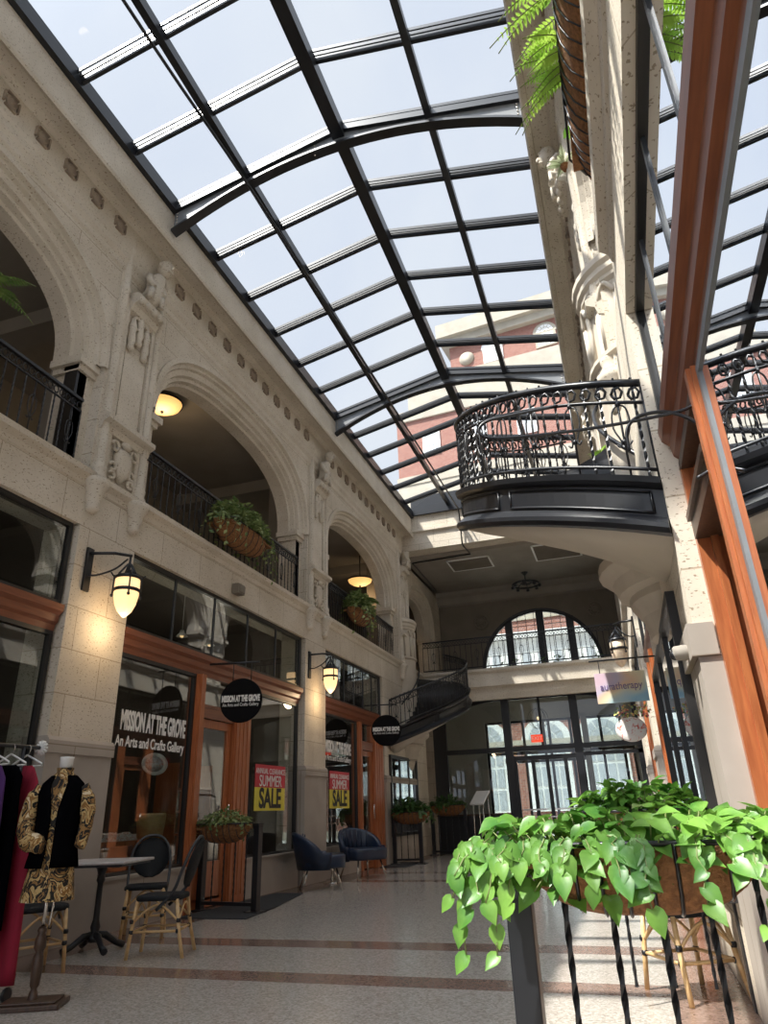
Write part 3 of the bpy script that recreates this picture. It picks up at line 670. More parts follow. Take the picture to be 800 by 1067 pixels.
railing((XL-.12, 6.8), (XL-.12, 11.6), 4.79, 'black iron gallery railing in the second arch, behind the larger hanging basket')
railing((XL-.12, 12.85), (XL-.12, 17.7), 4.79, 'black iron gallery railing in the third arch on the left, behind the smaller basket')
railing((XL+.1, 19.95), (XR-.05, 19.95), 4.79, 'black iron gallery railing across the end of the hall under the half-round window', step=.16)
railing((XR+.12, 12.9), (XR+.12, 17.7), 4.79, 'black iron gallery railing on the right wall beyond the staircase', step=.2)
railing((XR+.12, 8.0), (XR+.12, 11.6), 4.79, 'black iron gallery railing on the right wall just beyond the staircase', step=.2)
for y, lb in ((5.5, 'nearest arch on the left'), (11.62, 'second arch on the left')):
    tag(MB().box(XL-.32, XL-.14, y-.09, y+.07, 4.79, 6.2).box(XL-.34, XL-.12, y-.1, y+.08, 6.1, 6.2).build('black_post', BLACK), 'tall black post beside the railing in the '+lb, 'post', 'tall black gallery posts')

# ------------------------------------------------------------------ spiral staircases
def spiral(T, cy, label, sgn):
    cu, R = (.34 if T is TL else .43), 2.0                                         # centre behind wall, stringer radius
    o = thing('spiral_staircase', label, 'staircase', T(cu, cy, 2.5), group='black iron spiral staircases')
    def P(a, r, z): return (cu-r*sin(a), cy-r*cos(a), z)      # a=0 near side, 90 deg = out over the hall
    A0, A1 = RD(12.5), RD(150); n = 40
    zb = lambda a: 2.52+1.05*min((a-A0)/RD(80), 1.0)**1.0+(.72*max(0, a-RD(90))/RD(60))
    def sweep(sec, name, m, nn=n, a0=A0, a1=A1, smooth=True):
        """sec: list of (r, dz)"""
        b = MB(T); b.rings([[P(a0+(a1-a0)*i/nn, r, zb(a0+(a1-a0)*i/nn)+dz) for r, dz in sec] for i in range(nn+1)], smooth=smooth)
        return b.build(name, m, o, world=True)
    # panelled stringer
    sweep([(R-.06, .0), (R+.05, .0), (R+.07, .03), (R+.07, .06), (R+.02, .10), (R+.0, .12), (R+.0, .30), (R+.02, .31), (R+.05, .33), (R+.06, .37), (R-.06, .37)], 'stringer', BLACK, smooth=False)
    b = MB(T)
    for i in range(4):
        a0 = A0+(A1-A0)*(i+.06)/4; a1 = A0+(A1-A0)*(i+.94)/4
        for dz in (.14, .28): b.tube([P(a0+(a1-a0)*k/12, R+.005, zb(a0+(a1-a0)*k/12)+dz) for k in range(13)], .010, 4)
        for a in (a0, a1): b.tube([P(a, R+.005, zb(a)+.14), P(a, R+.005, zb(a)+.28)], .010, 4)
    b.build('panel_moulding', BLACK, o, world=True)
    # coved stone soffit between stringer and turret
    sec = [(R-.02, .0), (R-.2, -.06), (R-.5, -.12), (R-.9, -.15), (R-1.38, -.15), (R-1.38, .2), (R-.06, .2)]
    b = MB(T); b.rings([[P(A0+(A1-A0)*i/n, r, zb(A0+(A1-A0)*i/n)+dz) for r, dz in sec] for i in range(n+1)], smooth=True)
    b.build('stone_soffit', SMOOTHS, o, world=True)
    # treads
    N_ = 14
    for k in range(N_):
        a0 = A0+(A1-A0)*k/N_; a1 = A0+(A1-A0)*(k+1)/N_+.02; z = zb(a0)+.30
        b = MB(T); ring = [P(a0, .62, z), P(a1, .62, z), P(a1, R-.06, z), P(a0, R-.06, z)]
        b.rings([ring, [(p[0], p[1], z+.045) for p in ring]], smooth=False); b.build('tread', BLACK, o, world=True)
        q = [P(a0, .62, z-.16), P(a0, R-.06, z-.16), P(a0, R-.06, z), P(a0, .62, z)]; q2 = [P(a0+.02, .62, z-.16), P(a0+.02, R-.06, z-.16), P(a0+.02, R-.06, z), P(a0+.02, .62, z)]
        MB(T).rings([q, q2], smooth=False).build('riser', BLACK, o, world=True)
    # outer rail
    def rail(r, dz, rad, nm, parent=o):
        b = MB(T); b.tube([P(A0+(A1-A0)*i/n, r, zb(A0+(A1-A0)*i/n)+dz) for i in range(n+1)], rad, 6); return b.build(nm, BLACK, o, world=True)
    hz = 1.08
    rail(R, hz, .026, 'handrail'); rail(R, hz-.15, .012, 'lower_rail'); rail(R, .44, .012, 'foot_rail')
    rail(.68, hz-.15, .022, 'inner_handrail')
    b = MB(T)
    for i in range(46):
        a = A0+(A1-A0)*(i+.5)/46; b.tube([tuple(Vector(P(a+.018*cos(t*pi/3), R, zb(a)+hz-.08+.045*sin(t*pi/3)))) for t in range(7)], .010, 4)
    b.build('ornamental_band', BLACK, o, world=True)
    nb = 44
    for i in range(nb):
        a = A0+(A1-A0)*(i+.5)/nb; base = Vector(T(*P(a, R, zb(a)+.38))); rz = math.atan2(*(lambda d: (d[1], d[0]))(Vector(T(*P(a+.01, R, 0)))-Vector(T(*P(a, R, 0)))))
        q = baluster('s' if i % 3 == 1 else 't', .74, o, base-Vector(o['_l']), rz)
    for a in (A0,):
        MB(T).tube([P(a, R, zb(a)+.36), P(a, R, zb(a)+hz)], .012, 6).build('newel_post', BLACK, o, world=True)
    return o
spiral(TL, 18.45, 'black iron spiral staircase curving round the turret at the far left', 1)
spiral(TR, 6.1, 'large black iron spiral staircase curving round the turret on the right, seen from below', -1)

# ------------------------------------------------------------------ plants
def leaf_geo(m, c, d, up, L, W, kind='heart', curl=.25):
    """one leaf at c growing along d"""
    d = Vector(d).normalized(); s_ = d.cross(Vector(up)); s_ = s_.normalized() if s_.length > 1e-3 else Vector((1, 0, 0)); u = s_.cross(d)
    if kind == 'heart': prof = [(-.10, .0, .24), (.12, .0, .46), (.38, .0, .5), (.65, .0, .32), (.86, .0, .12), (1, 0, 0)]; 
    elif kind == 'oval': prof = [(.12, 0, .3), (.4, 0, .45), (.7, 0, .32), (1, 0, 0)]
    else: prof = [(.2, 0, .5), (.6, 0, .4), (1, 0, 0)]
    c = Vector(c); vs = [c]; 
    for t, _, w in prof[:-1]:
        o = c+d*(L*max(t, .0))-u*(curl*L*t*t)
        vs += [c+d*(L*t)-u*(curl*L*t*t)+s_*(W*w)+u*(W*w*.35), o, c+d*(L*t)-u*(curl*L*t*t)-s_*(W*w)+u*(W*w*.35)]
    vs.append(c+d*L-u*(curl*L)); n = len(prof)-1; fs = [(0, 1, 2), (0, 2, 3)]
    for k in range(n-1):
        a, b = 1+3*k, 4+3*k; fs += [(a, b, b+1, a+1), (a+1, b+1, b+2, a+2)]
    a = 1+3*(n-1); fs += [(a, len(vs)-1, a+1), (a+1, len(vs)-1, a+2)]
    m.add([tuple(v) for v in vs], fs, True)
def rnd(a, b): return random.uniform(a, b)
def clump(m, st, cx, cy, z, lx, ly, hz, n, L, kind='oval', droop=.3, rim=0, trail=0, tl=.5):
    """bushy plant filling an ellipsoid above (cx,cy,z); trailing stems hang over the rim"""
    for _ in range(n):
        a = rnd(0, 2*pi); r = math.sqrt(rnd(0, 1)); x, y = r*cos(a)*lx, r*sin(a)*ly; zz = z+hz*rnd(.05, 1)*(1.05-r*r*.7)
        d = Vector((cos(a)*r*1.1+rnd(-.5, .5), sin(a)*r*1.1+rnd(-.5, .5), rnd(-.5, .8))); l = L*rnd(.65, 1.2)
        leaf_geo(m, (cx+x, cy+y, zz), d, (rnd(-.3, .3), rnd(-.3, .3), 1), l, l*rnd(.6, .85), kind, droop)
        if st and _ % 4 == 0: st.tube([(cx+x*.5, cy+y*.5, z-.03), (cx+x, cy+y, zz)], L*.03, 4)
    for _ in range(trail):
        a = rnd(0, 2*pi); x, y = cos(a)*lx, sin(a)*ly; ln = tl*rnd(.4, 1.2); pts = []
        for k in range(6): t = k/5; pts.append((cx+x*(1+.25*math.sqrt(t)), cy+y*(1+.5*math.sqrt(t)), z+.06-ln*t*t-.0))
        if st: st.tube(pts, L*.025, 4)
        for k in range(1, 6):
            p = pts[k]; l = L*rnd(.6, 1); leaf_geo(m, p, (rnd(-1, 1), rnd(-1, 1), rnd(-1, .1)), (cos(a), sin(a), .6), l, l*.7, kind, droop)
def trough(o, L, D, hgt, top, mw='x', nrib=9):
    """coir-lined iron trough, long axis local x, rim at z=top"""
    rs = []; n = 12
    for k in range(n+1):
        t = -1+2*k/n; w = max(1-abs(t)**3.5, .0); w = .25+.75*w
        rs.append([(t*L/2, D/2*cos(pi+pi*j/8)*w, top-hgt*sin(pi*j/8)*w) for j in range(9)])
    m = MB(); m.rings(rs, closed=False, caps=False)
    m.add([rs[0][j] for j in range(9)], [tuple(range(9))]); m.add([rs[-1][j] for j in range(9)], [tuple(range(9))])
    m.box(-L/2*.9, L/2*.9, -D/2*.9, D/2*.9, top-.06, top-.03); m.build('coir_liner', COCO, o)
    m = MB(); 
    for sg in (-1, 1): m.tube([(-L/2, sg*D/2*.3, top+.005), (-L/2*.85, sg*D/2, top+.005), (L/2*.85, sg*D/2, top+.005), (L/2, sg*D/2*.3, top+.005)], .009, 5)
    for k in range(nrib):
        t = -.9+1.8*k/(nrib-1); w = .25+.75*max(1-abs(t)**3.5, 0)
        m.tube([(t*L/2, (D/2+.006)*cos(pi+pi*j/8)*w, top+.005-(hgt+.008)*sin(pi*j/8)*w) for j in range(9)], .006, 4)
    m.build('iron_cage', BLACK, o)
def plant(o, mt, *a, stm=STEM, extra=None, **k):
    m, st = MB(), MB(); clump(m, st, *a, **k)
    if extra: extra(m, st)
    m.build('foliage', mt, o); st.build('stems', stm, o)

# planter fences on the floor
def planter_fence(loc, rz, W, label, leafmat, posts=(0, 1), nb=4, mats=True, trough_x=None, big=False, Hh=.98, foot=True):
    o = thing('planter_fence', label, 'railing', loc, rz, group='low iron fences that carry plant troughs')
    for s_ in posts:
        x = s_*W; MB().box(x-.042, x+.042, -.042, .042, 0, Hh).box(x-.05, x+.05, -.05, .05, Hh, Hh+.02).build('post', BLACK, o, bevel=.004)
        if foot: MB().box(x-.1, x+.1, -.1, .1, 0, .02).build('foot_plate', BLACK, o)
    MB().box(0, W, -.012, .012, Hh-.04, Hh-.01).build('top_rail', BLACK, o)
    if foot: MB().box(0, W, -.02, .02, .07, .11).build('bottom_rail', BLACK, o)
    for k in range(nb): baluster('t', round(Hh-.14, 2), o, (W*(k+1)/(nb+1), 0, .1), 0)
    return o
def planter(loc, rz, L, label, leafmat, D=.26, hgt=.2, n=170, leaf=.06, kind='oval', hz=.16, trail=6, tl=.2, name='trough_planter', cat='planter', grp='coir-lined plant troughs', droop=.3):
    o = thing(name, label, cat, loc, rz, group=grp); trough(o, L, D, hgt, 0)
    plant(o, leafmat, 0, 0, -.02, L/2*.95, D/2*1.1, hz, n, leaf, kind=kind, trail=trail, tl=tl, droop=droop); return o
planter_fence((-5.46, 8.78, 0), RD(-9), .88, 'low black iron planter fence before the nearer shop doorway on the left', GREEN)
planter((-5.06, 8.60, 1.0), RD(-9), .84, 'coir trough of small green plants on the nearer fence, left of the blue armchairs', GREENL, hz=.2, n=520, leaf=.06, D=.3, hgt=.22)
planter_fence((-5.3, 16.55, 0), RD(0), .62, 'low black iron planter fence beyond the blue armchairs', GREEND, nb=3)
planter((-4.9, 16.55, 1.06), RD(0), .9, 'coir trough of dark leafy plants on the fence beyond the blue armchairs', GREEND, D=.4, hgt=.25, hz=.28, n=300, leaf=.12)
# foreground fence with the big pothos
planter_fence((-.41, 2.62, 0), RD(1), 1.02, 'black iron fence in the foreground under the bright green pothos', POTHOS, posts=(0,), nb=6, foot=True)
o = thing('pothos_trough', 'coir trough overflowing with big bright heart-shaped leaves in the foreground', 'planter', (-.02, 2.56, .955), RD(1)); trough(o, .74, .27, .20, 0, nrib=10)
m, st = MB(), MB(); random.seed(21)
for i in range(480):
    x = rnd(-.47, .55); y = rnd(-.17, .2); zz = rnd(-.03, .11)*(1-.5*abs(x)); fr = y < -.02
    if fr: zz = rnd(-.05 if x > .05 else -.15, .08)
    d = Vector((x*1.0+rnd(-.7, .7), (-1 if fr else .5)*rnd(.1, 1), rnd(-.75, .35))); l = rnd(.05, .088)
    leaf_geo(m, (x, y, zz), d, (rnd(-.3, .3), -.55 if fr else .1, 1), l, l*rnd(.72, .9), 'heart', .28)
    if i % 3 == 0: st.tube([(x*.8, y*.3, -.04), (x, y, zz)], .0025, 4)
for i in range(20):                                           # vines that hang over the front and the left end
    x0 = rnd(-.42, .5) if i > 7 else rnd(-.5, -.3); ln = rnd(.06, .19) if i % 7 else .3; pts = []
    for k in range(7): t = k/6; pts.append((x0+rnd(-.015, .015)-(.05*t if x0 < -.3 else 0), -.15-.05*math.sqrt(t)-.01*k, .03-ln*t**1.5))
    st.tube(pts, .0025, 4)
    for k in range(1, 7):
        l = rnd(.045, .075); leaf_geo(m, pts[k], (rnd(-.8, .8), rnd(-.6, -.1), rnd(-1, -.2)), (0, -.8, .6), l, l*.8, 'heart', .2)
m.build('foliage', POTHOS, o); st.build('stems', STEM, o)
# second planter and its fence further back
planter_fence((-.36, 4.95, 0), RD(2), .86, 'black iron planter fence behind the foreground plants, beside the right wall', GREEN, posts=(1,), nb=3, foot=False)
planter((.03, 4.92, 1.03), RD(2), .8, 'coir trough of glossy mid-green leaves behind the foreground pothos', POTHOS, n=330, leaf=.085, hz=.2, kind='heart', D=.32)
# gallery baskets
def gallery_basket(loc, rz, L, label, leafmat, n=520, leaf=.10, tl=.55, trail=14, hz=.33, extra=None, D=.42, hg=.3, nrib=9):
    o = thing('hanging_basket', label, 'basket', loc, rz, group='coir baskets on the gallery railings'); trough(o, L, D, hg, 0, nrib=nrib)
    plant(o, leafmat, 0, 0, 0, L/2*1.05, D/2*1.15, hz, n, leaf, kind='oval', trail=trail, tl=tl, extra=extra); return o
gallery_basket((XL+.14, 8.95, 5.22), pi/2, 1.45, 'large hanging basket of trailing green plants on the second arch railing', GREENL, n=1500, leaf=.085, hz=.48, D=.46, trail=30)
gallery_basket((XL+.14, 14.35, 5.28), pi/2, 1.1, 'smaller hanging basket on the third arch railing, under the lit bowl lamp', GREENL, n=900, leaf=.11, hz=.45)
o = gallery_basket((XR-.04, 2.7, 5.2), pi/2, 2.3, 'long brown coir basket with fern fronds high on the right gallery', POTHOS, n=30, leaf=.08, trail=2, hz=.2, D=.31, hg=.36, nrib=22)
def frond(m, st, p0, d, L, w, droop=.6, n=16):
    d = Vector(d).normalized(); pts = []
    for k in range(n+1): t = k/n; pts.append(Vector(p0)+d*(L*t)+Vector((0, 0, -droop*L*t*t)))
    st.tube(pts, .004, 4)
    for k in range(2, n+1):
        t = k/n; dd = (pts[k]-pts[k-1]).normalized(); s_ = dd.cross(Vector((0, 0, 1))).normalized(); ll = w*sin(pi*min(1, t*.9+.12))
        for sg in (-1, 1): leaf_geo(m, pts[k], s_*sg+dd*.35+Vector((0, 0, -.15)), (0, 0, 1), ll, ll*.38, 'simple', .1)
m, st = MB(), MB()
for k in range(26):
    x = rnd(-.6, .55); frond(m, st, (x-.1, .10, .05), (rnd(-.5, .6), 1, rnd(-.1, .5)), rnd(.26, .46), .055, rnd(.3, .8))
m.build('fern_fronds', FERN, o); st.build('frond_stems', STEM, o)
# palm like plant over the smaller basket, fern at the extreme left, plants on the right wall
def pot_plant(loc, label, mt, n=10, L=.5, w=.09, pot=True, name='potted_fern', group=None):
    o = thing(name, label, 'plant', loc, group=group); ps_ = 1 if pot else .35; MB().lathe([(r_*ps_, z_*ps_) for r_, z_ in [(.08, -.2), (.14, -.02), (.15, 0), (.13, 0), (.12, -.03)]], (0, 0, 0), 14).build('pot', COCO, o)
    m, st = MB(), MB()
    for k in range(n): a = 2*pi*k/n+rnd(-.2, .2); frond(m, st, (0, 0, 0), (cos(a), sin(a), rnd(.3, 1.1)), L*rnd(.7, 1.1), w, rnd(.3, .9))
    m.build('fronds', mt, o); st.build('stems', STEM, o); return o
pot_plant((XL+.05, 15.0, 5.72), 'broad-leaved green plant rising above the smaller hanging basket', GREEN, 9, .55, .16)
pot_plant((XL-.12+.2, 3.85, 5.98), 'fern frond reaching in from the left edge, in front of the nearest arch', GREEN, 12, .62, .09)
pot_plant((.42, 11.2, 5.0), 'small spiky green plant on the right ledge above the right lantern', PALE, 16, .5, .08)
pot_plant((.37, 5.78, 7.5), 'small pale air plant on the right pier above the long coir basket', PALE, 12, .3, .04, False)
pot_plant((.55, 8.2, 5.1), 'bushy green plant on the gallery behind the right spiral staircase', FERN, 22, .6, .12)
for k in range(9):
    x = -3.7+k*.42; o = thing('window_sill_plant', ['dark leafy plant silhouetted on the half-round window sill', 'dark flowering plant silhouetted on the half-round window sill'][k % 2], 'plant', (x, 22.45, 5.03), group='plants silhouetted along the half-round window sill')
    plant(o, GREEND, 0, 0, 0, .17, .12, .22+.14*(k % 3), 45, .11, kind='oval')
    MB().lathe([(.06, -.24), (.1, 0), (.08, 0)], (0, 0, 0), 10).build('pot', BLACK, o)
# planter by the far screen
planter((-4.75, 19.6, 1.2), 0, .95, 'coir trough of ferny plants beside the white reading stand at the far end', GREEND, D=.36, hgt=.26, hz=.25, n=240, leaf=.12)
planter_fence((-5.2, 19.65, 0), 0, .9, 'black iron planter fence at the far end beside the white stand', GREEN, nb=4, Hh=1.12)

# ------------------------------------------------------------------ lanterns, lamps, small fittings
def lantern(T, y, label, lit, sg=1):
    o = thing('wall_lantern', label, 'wall lamp', T(0, y, 3.7), group='wrought iron wall lanterns')
    MB(T).box(-.03, 0, y-.34-.05, y-.34+.05, 3.42, 3.92).build('wall_plate', BLACK, o, world=True)
    m = MB(T); m.tube([(-.03, y-.34, 3.86), (-.2, y-.15, 3.90), (-.32, y, 3.90)], .018, 6); m.tube(interp([(-.03, y-.34, 3.6), (-.1, y-.26, 3.62), (-.2, y-.12, 3.72), (-.28, y-.02, 3.86)], 4), .012, 6)
    m.build('bracket_arm', BLACK, o, world=True)
    m = MB(T); m.tube([(-.3, y, 3.9), (-.3, y, 3.66)], .014, 6)
    for k in range(4): a = k*pi/2+.4; m.tube([(-.3+.02*cos(a), y+.02*sin(a), 3.8), (-.3+.12*cos(a), y+.12*sin(a), 3.66)], .012, 5)
    m.build('hanger', STEEL, o, world=True)
    MB(T).lathe([(.03, 3.72), (.06, 3.68), (.13, 3.655), (.15, 3.64), (.15, 3.61), (.135, 3.61)], (-.3, y, 0), 20).build('lantern_cap', BLACK, o, world=True)
    g = MB(T).lathe([(.135, 3.625), (.138, 3.5), (.135, 3.42), (.115, 3.32), (.08, 3.24), (.03, 3.185), (.005, 3.17)], (-.3, y, 0), 20)
    g.build('glass_shade', GLOW if lit else SHADEOFF, o, world=True)
    m = MB(T); m.lathe([(.142, 3.46), (.15, 3.465), (.15, 3.495), (.142, 3.5)], (-.3, y, 0), 20)
    for k in range(4):
        a = k*pi/2+.75; m.tube([(-.3+.15*cos(a), y+.15*sin(a), 3.65), (-.3+.152*cos(a), y+.152*sin(a), 3.42)], .010, 5); m.ball((-.3+.155*cos(a), y+.155*sin(a), 3.41), .02, 6, 4)
        m.tube([(-.3+.15*cos(a), y+.15*sin(a), 3.63), (-.3+.19*cos(a), y+.19*sin(a), 3.68)], .009, 4)
    m.build('iron_bands', BLACK, o, world=True); return o
lantern(TL, PC[2]+.06, 'lit wall lantern on the nearest stone pier on the left', True)
lantern(TL, PC[3]+.02, 'lit wall lantern on the second stone pier, above the blue armchairs', True)
lantern(TR, PC[3], 'unlit cream glass lantern on the right, above the pastel sign', False)
def bowl_lamp(loc, r, label, chain=0):
    o = thing('bowl_lamp', label, 'ceiling lamp', loc, group='glowing alabaster bowl lamps on the gallery ceiling')
    MB().lathe([(r*1.02, 0), (r*1.05, -.02), (r*1.03, -.05), (r*.98, -.03)], (0, 0, 0), 28).build('rim', BLACK, o)
    MB().lathe([(r, -.02), (r*.9, -r*.28), (r*.6, -r*.48), (r*.2, -r*.56), (.01, -r*.57)], (0, 0, 0), 28).build('glass_bowl', GLOW2, o)
    MB().ball((0, 0, -r*.6), .03, 8, 6).build('finial', BLACK, o)
    MB().tube([(0, 0, 0), (0, 0, chain or .06)], .015, 5).build('stem', BLACK, o)
bowl_lamp((-6.72, 8.55, 7.78), .33, 'glowing bowl lamp on the gallery ceiling seen through the second arch')
bowl_lamp((-6.3, 17.3, 7.1), .34, 'glowing bowl lamp in the third arch behind the smaller hanging basket', .7)
bowl_lamp((-6.4, 21.0, 6.3), .36, 'dim bowl lamp in the far arch beside the spiral staircase', 1.5)
tag(MB(TL).box(-.12, 0, 9.0, 9.2, 4.26, 4.42).box(-.14, -.1, 9.02, 9.18, 4.28, 4.40).build('wall_speaker', PLASTD, bevel=.01), 'small beige box loudspeaker above the left shop windows', 'speaker')
o = thing('dome_camera', 'small dome security camera on the right pier below the staircase', 'camera', (XR-.06, 4.3, 1.86))
MB().lathe([(.035, .06), (.045, .0), (.04, -.05), (.03, -.06)], (-.0, 0, 0), 14, 'x').build('housing', PLASTG, o); MB().ball((-.05, 0, -.01), .03, 10, 8).build('lens_dome', BLACK, o)

# pastel shop sign and teapot sign on the right
def grad_mat():
    m = mat('pastel iridescent print', (.8, .7, .7), .5); nt = m.node_tree; b = nt.nodes['Principled BSDF']; tc = [n for n in nt.nodes if n.type == 'TEX_COORD'][0]
    nz = N(nt, 'ShaderNodeTexNoise'); nz.inputs['Scale'].default_value = 2.2; nz.inputs['Detail'].default_value = 1
    r = N(nt, 'ShaderNodeValToRGB'); cs = [(.25, (.70, .52, .62)), (.42, (.62, .55, .68)), (.5, (.85, .62, .42)), (.58, (.85, .78, .55)), (.72, (.35, .62, .78))]
    r.color_ramp.elements[0].position = cs[0][0]; r.color_ramp.elements[0].color = (*cs[0][1], 1); r.color_ramp.elements[1].position = cs[-1][0]; r.color_ramp.elements[1].color = (*cs[-1][1], 1)
    for p, c in cs[1:-1]: e = r.color_ramp.elements.new(p); e.color = (*c, 1)
    sx = N(nt, 'ShaderNodeSeparateXYZ'); nt.links.new(tc.outputs['Object'], sx.inputs[0])
    a1 = N(nt, 'ShaderNodeMath', operation='MULTIPLY_ADD'); a1.inputs[1].default_value = .75; a1.inputs[2].default_value = .02; nt.links.new(sx.outputs[0], a1.inputs[0])
    a2 = N(nt, 'ShaderNodeMath', operation='MULTIPLY_ADD'); a2.inputs[1].default_value = -.35; nt.links.new(sx.outputs[2], a2.inputs[0]); nt.links.new(a1.outputs[0], a2.inputs[2])
    a3 = N(nt, 'ShaderNodeMath', operation='ADD'); nt.links.new(a2.outputs[0], a3.inputs[0]); nt.links.new(nz.outputs[0], a3.inputs[1])
    nt.links.new(tc.outputs['Object'], nz.inputs[0]); nt.links.new(a3.outputs[0], r.inputs[0]); nt.links.new(r.outputs[0], b.inputs['Base Color']); return m
o = thing('shop_sign', 'rectangular pastel rainbow sign hanging on the right wall below the lantern', 'sign', (.07, 8.0, 2.235), RD(0))
MB().box(-.265, .265, -.012, .012, -.16, .16).build('sign_board', grad_mat(), o)
t = text('auratherapy', .11, 'lettering', PURPLE, None, frameM((0, -.016, .01), (1, 0, .0), (0, 0, 1)), sx=.82); t.parent = o
MB().tube([(-.3, 0, .3), (.5, 0, .3)], .01, 6).tube([(-.2, 0, .3), (-.2, 0, .16)], .005, 4).tube([(.2, 0, .3), (.2, 0, .16)], .005, 4).build('sign_arm', BLACK, o)
o = thing('teapot_sign', 'white oval sign painted with red roses, hanging under the pastel sign', 'sign', (.1, 8.05, 1.80))
m = MB(); m.lathe([(.0, -.02), (.14, -.02), (.155, -.012), (.16, 0), (.155, .012), (.14, .02), (0, .02)], (0, 0, 0), 30, 'y'); m.v = [(x, y, z*.8) for x, y, z in m.v]; m.build('sign_disc', FLORAL, o)
MB().tube([(-.06, 0, .12), (-.08, 0, .26)], .006, 4).tube([(.06, 0, .12), (.08, 0, .26)], .006, 4).build('hanging_rod', STEEL, o)
m = MB(); 
for k in range(60): leaf_geo(m, (rnd(-.14, .22), rnd(-.03, .03), rnd(.13, .25)), (rnd(-1, 1), rnd(-1, 0), rnd(-1, .5)), (0, -1, 1), rnd(.03, .05), .03, 'oval')
m.build('silk_flowers', blotch_mat('mixed silk flowers', [(.1, .25, .05), (.6, .1, .15), (.7, .6, .2), (.2, .35, .1), (.75, .7, .65)], 14), o)
# wrought iron hoop bracket fixed to the right shop corner
o = thing('sign_bracket', 'long thin curled iron bracket reaching left from the right shop front', 'bracket', (XR, 3.1, 2.8))
m = MB()
m.tube(interp([(.58, 3.08, 2.93), (.60, 3.08, 2.92), (.61, 3.1, 2.86), (.55, 3.1, 2.78), (.4, 3.1, 2.76), (.1, 3.1, 2.76), (-.2, 3.1, 2.78), (-.40, 3.1, 2.81), (-.46, 3.1, 2.86), (-.42, 3.1, 2.91), (-.3, 3.1, 2.92), (-.05, 3.1, 2.92)], 5), .009, 6)
m.tube(interp([(.24, 3.1, 2.6), (.25, 3.1, 2.72), (.32, 3.1, 2.78), (.45, 3.1, 2.77), (.56, 3.1, 2.68), (.60, 3.1, 2.55), (.57, 3.1, 2.45), (.5, 3.1, 2.41)], 5), .009, 6)
m.build('scroll_bar', BLACK, o, world=True)

# ------------------------------------------------------------------ furniture
def bistro_chair(loc, rz, label):
    o = thing('bistro_chair', label, 'chair', loc, rz, group='black and cane bistro chairs')
    m = MB(); ov = [(.21*cos(t)*(1 if sin(t) < 0 else .96), .21*sin(t)) for t in [2*pi*k/24 for k in range(24)]]
    sq = [(max(-.21, min(.21, 1.25*x)), max(-.2, min(.2, 1.2*y))) for x, y in ov]
    m.rings([[(x*.98, y*.98, .43) for x, y in sq], [(x, y, .44) for x, y in sq], [(x, y, .46) for x, y in sq], [(x*.96, y*.96, .47) for x, y in sq]]); m.build('seat', WEAVE, o)
    m = MB(); n = 14; rs = []                              # woven oval back
    for k in range(n+1):
        t = -1+2*k/n; w = .19*math.sqrt(max(1-t**2*.96, .02)); z = .71+.19*t; y = .15+.30*(z-.45)
        rs.append([(-w, y+.02-.0, z), (0, y+.045, z), (w, y+.02, z), (w, y+.03, z), (0, y+.055, z), (-w, y+.03, z)])
    m.rings(rs); m.build('backrest', WEAVE, o)
    m = MB(); m.tube(interp([(-.19, .0, .36), (-.205, .14, .5), (-.205, .20, .65), (-.18, .255, .8), (-.1, .295, .90), (0, .30, .925), (.1, .295, .90), (.18, .255, .8), (.205, .20, .65), (.205, .14, .5), (.19, .0, .36)], 4), .014, 8)
    m.build('back_frame', STEEL, o)
    for sx in (-1, 1):
        MB().tube([(sx*.17, -.17, .44), (sx*.185, -.2, .2), (sx*.195, -.22, 0)], .016, 8).build('leg', BAMBOO, o)
        MB().tube([(sx*.17, .17, .44), (sx*.185, .21, .2), (sx*.2, .26, 0)], .016, 8).build('leg', BAMBOO, o)
    m = MB()
    for a, b in (((-.18, -.19), (.18, -.19)), ((-.18, .2), (.18, .2)), ((-.18, -.19), (-.18, .2)), ((.18, -.19), (.18, .2))):
        m.tube([(a[0], a[1], .2), (b[0], b[1], .2)], .011, 6)
        mx_, my_ = (a[0]+b[0])/2, (a[1]+b[1])/2
        m.tube(interp([(a[0], a[1], .27), (a[0]*.7+b[0]*.3, a[1]*.7+b[1]*.3, .37), (mx_, my_, .40), (a[0]*.3+b[0]*.7, a[1]*.3+b[1]*.7, .37), (b[0], b[1], .27)], 4), .010, 6)
    m.build('stretcher', BAMBOO, o)
    for sx in (-1, 1):
        for sy in (-1, 1):
            for z in (.2, .28): MB().lathe([(.018, -.016), (.021, 0), (.018, .016)], (sx*.183, sy*.2, z), 8).build('binding', BLACK, o)
    return o
bistro_chair((-4.12, 6.02, 0), RD(-72), 'bistro chair side-on beside the stone-topped table, right of it')
bistro_chair((-4.92, 6.88, 0), RD(32), 'bistro chair behind the stone-topped table, its rounded back to the shop window')
bistro_chair((-4.75, 5.2, 0), RD(60), 'bistro chair behind the mannequin stand, left of the table')
bistro_chair((.18, 5.32, 0), RD(-150), 'sunlit bistro chair under the right-hand plant troughs')
o = thing('bistro_table', 'square pale stone-topped bistro table on a black iron pedestal', 'table', (-4.84, 6.05, 0), RD(14))
m = MB(); m.box(-.36, .36, -.36, .36, .72, .745); m.build('table_top', GREYTOP, o, bevel=.01); MB().box(-.33, .33, -.33, .33, .70, .72).build('under_frame', BLACK, o)
MB().lathe([(.05, .08), (.06, .12), (.035, .16), (.045, .2), (.028, .26), (.026, .55), (.04, .58), (.03, .62), (.05, .68), (.12, .70)], (0, 0, 0), 14).build('pedestal', BLACK, o)
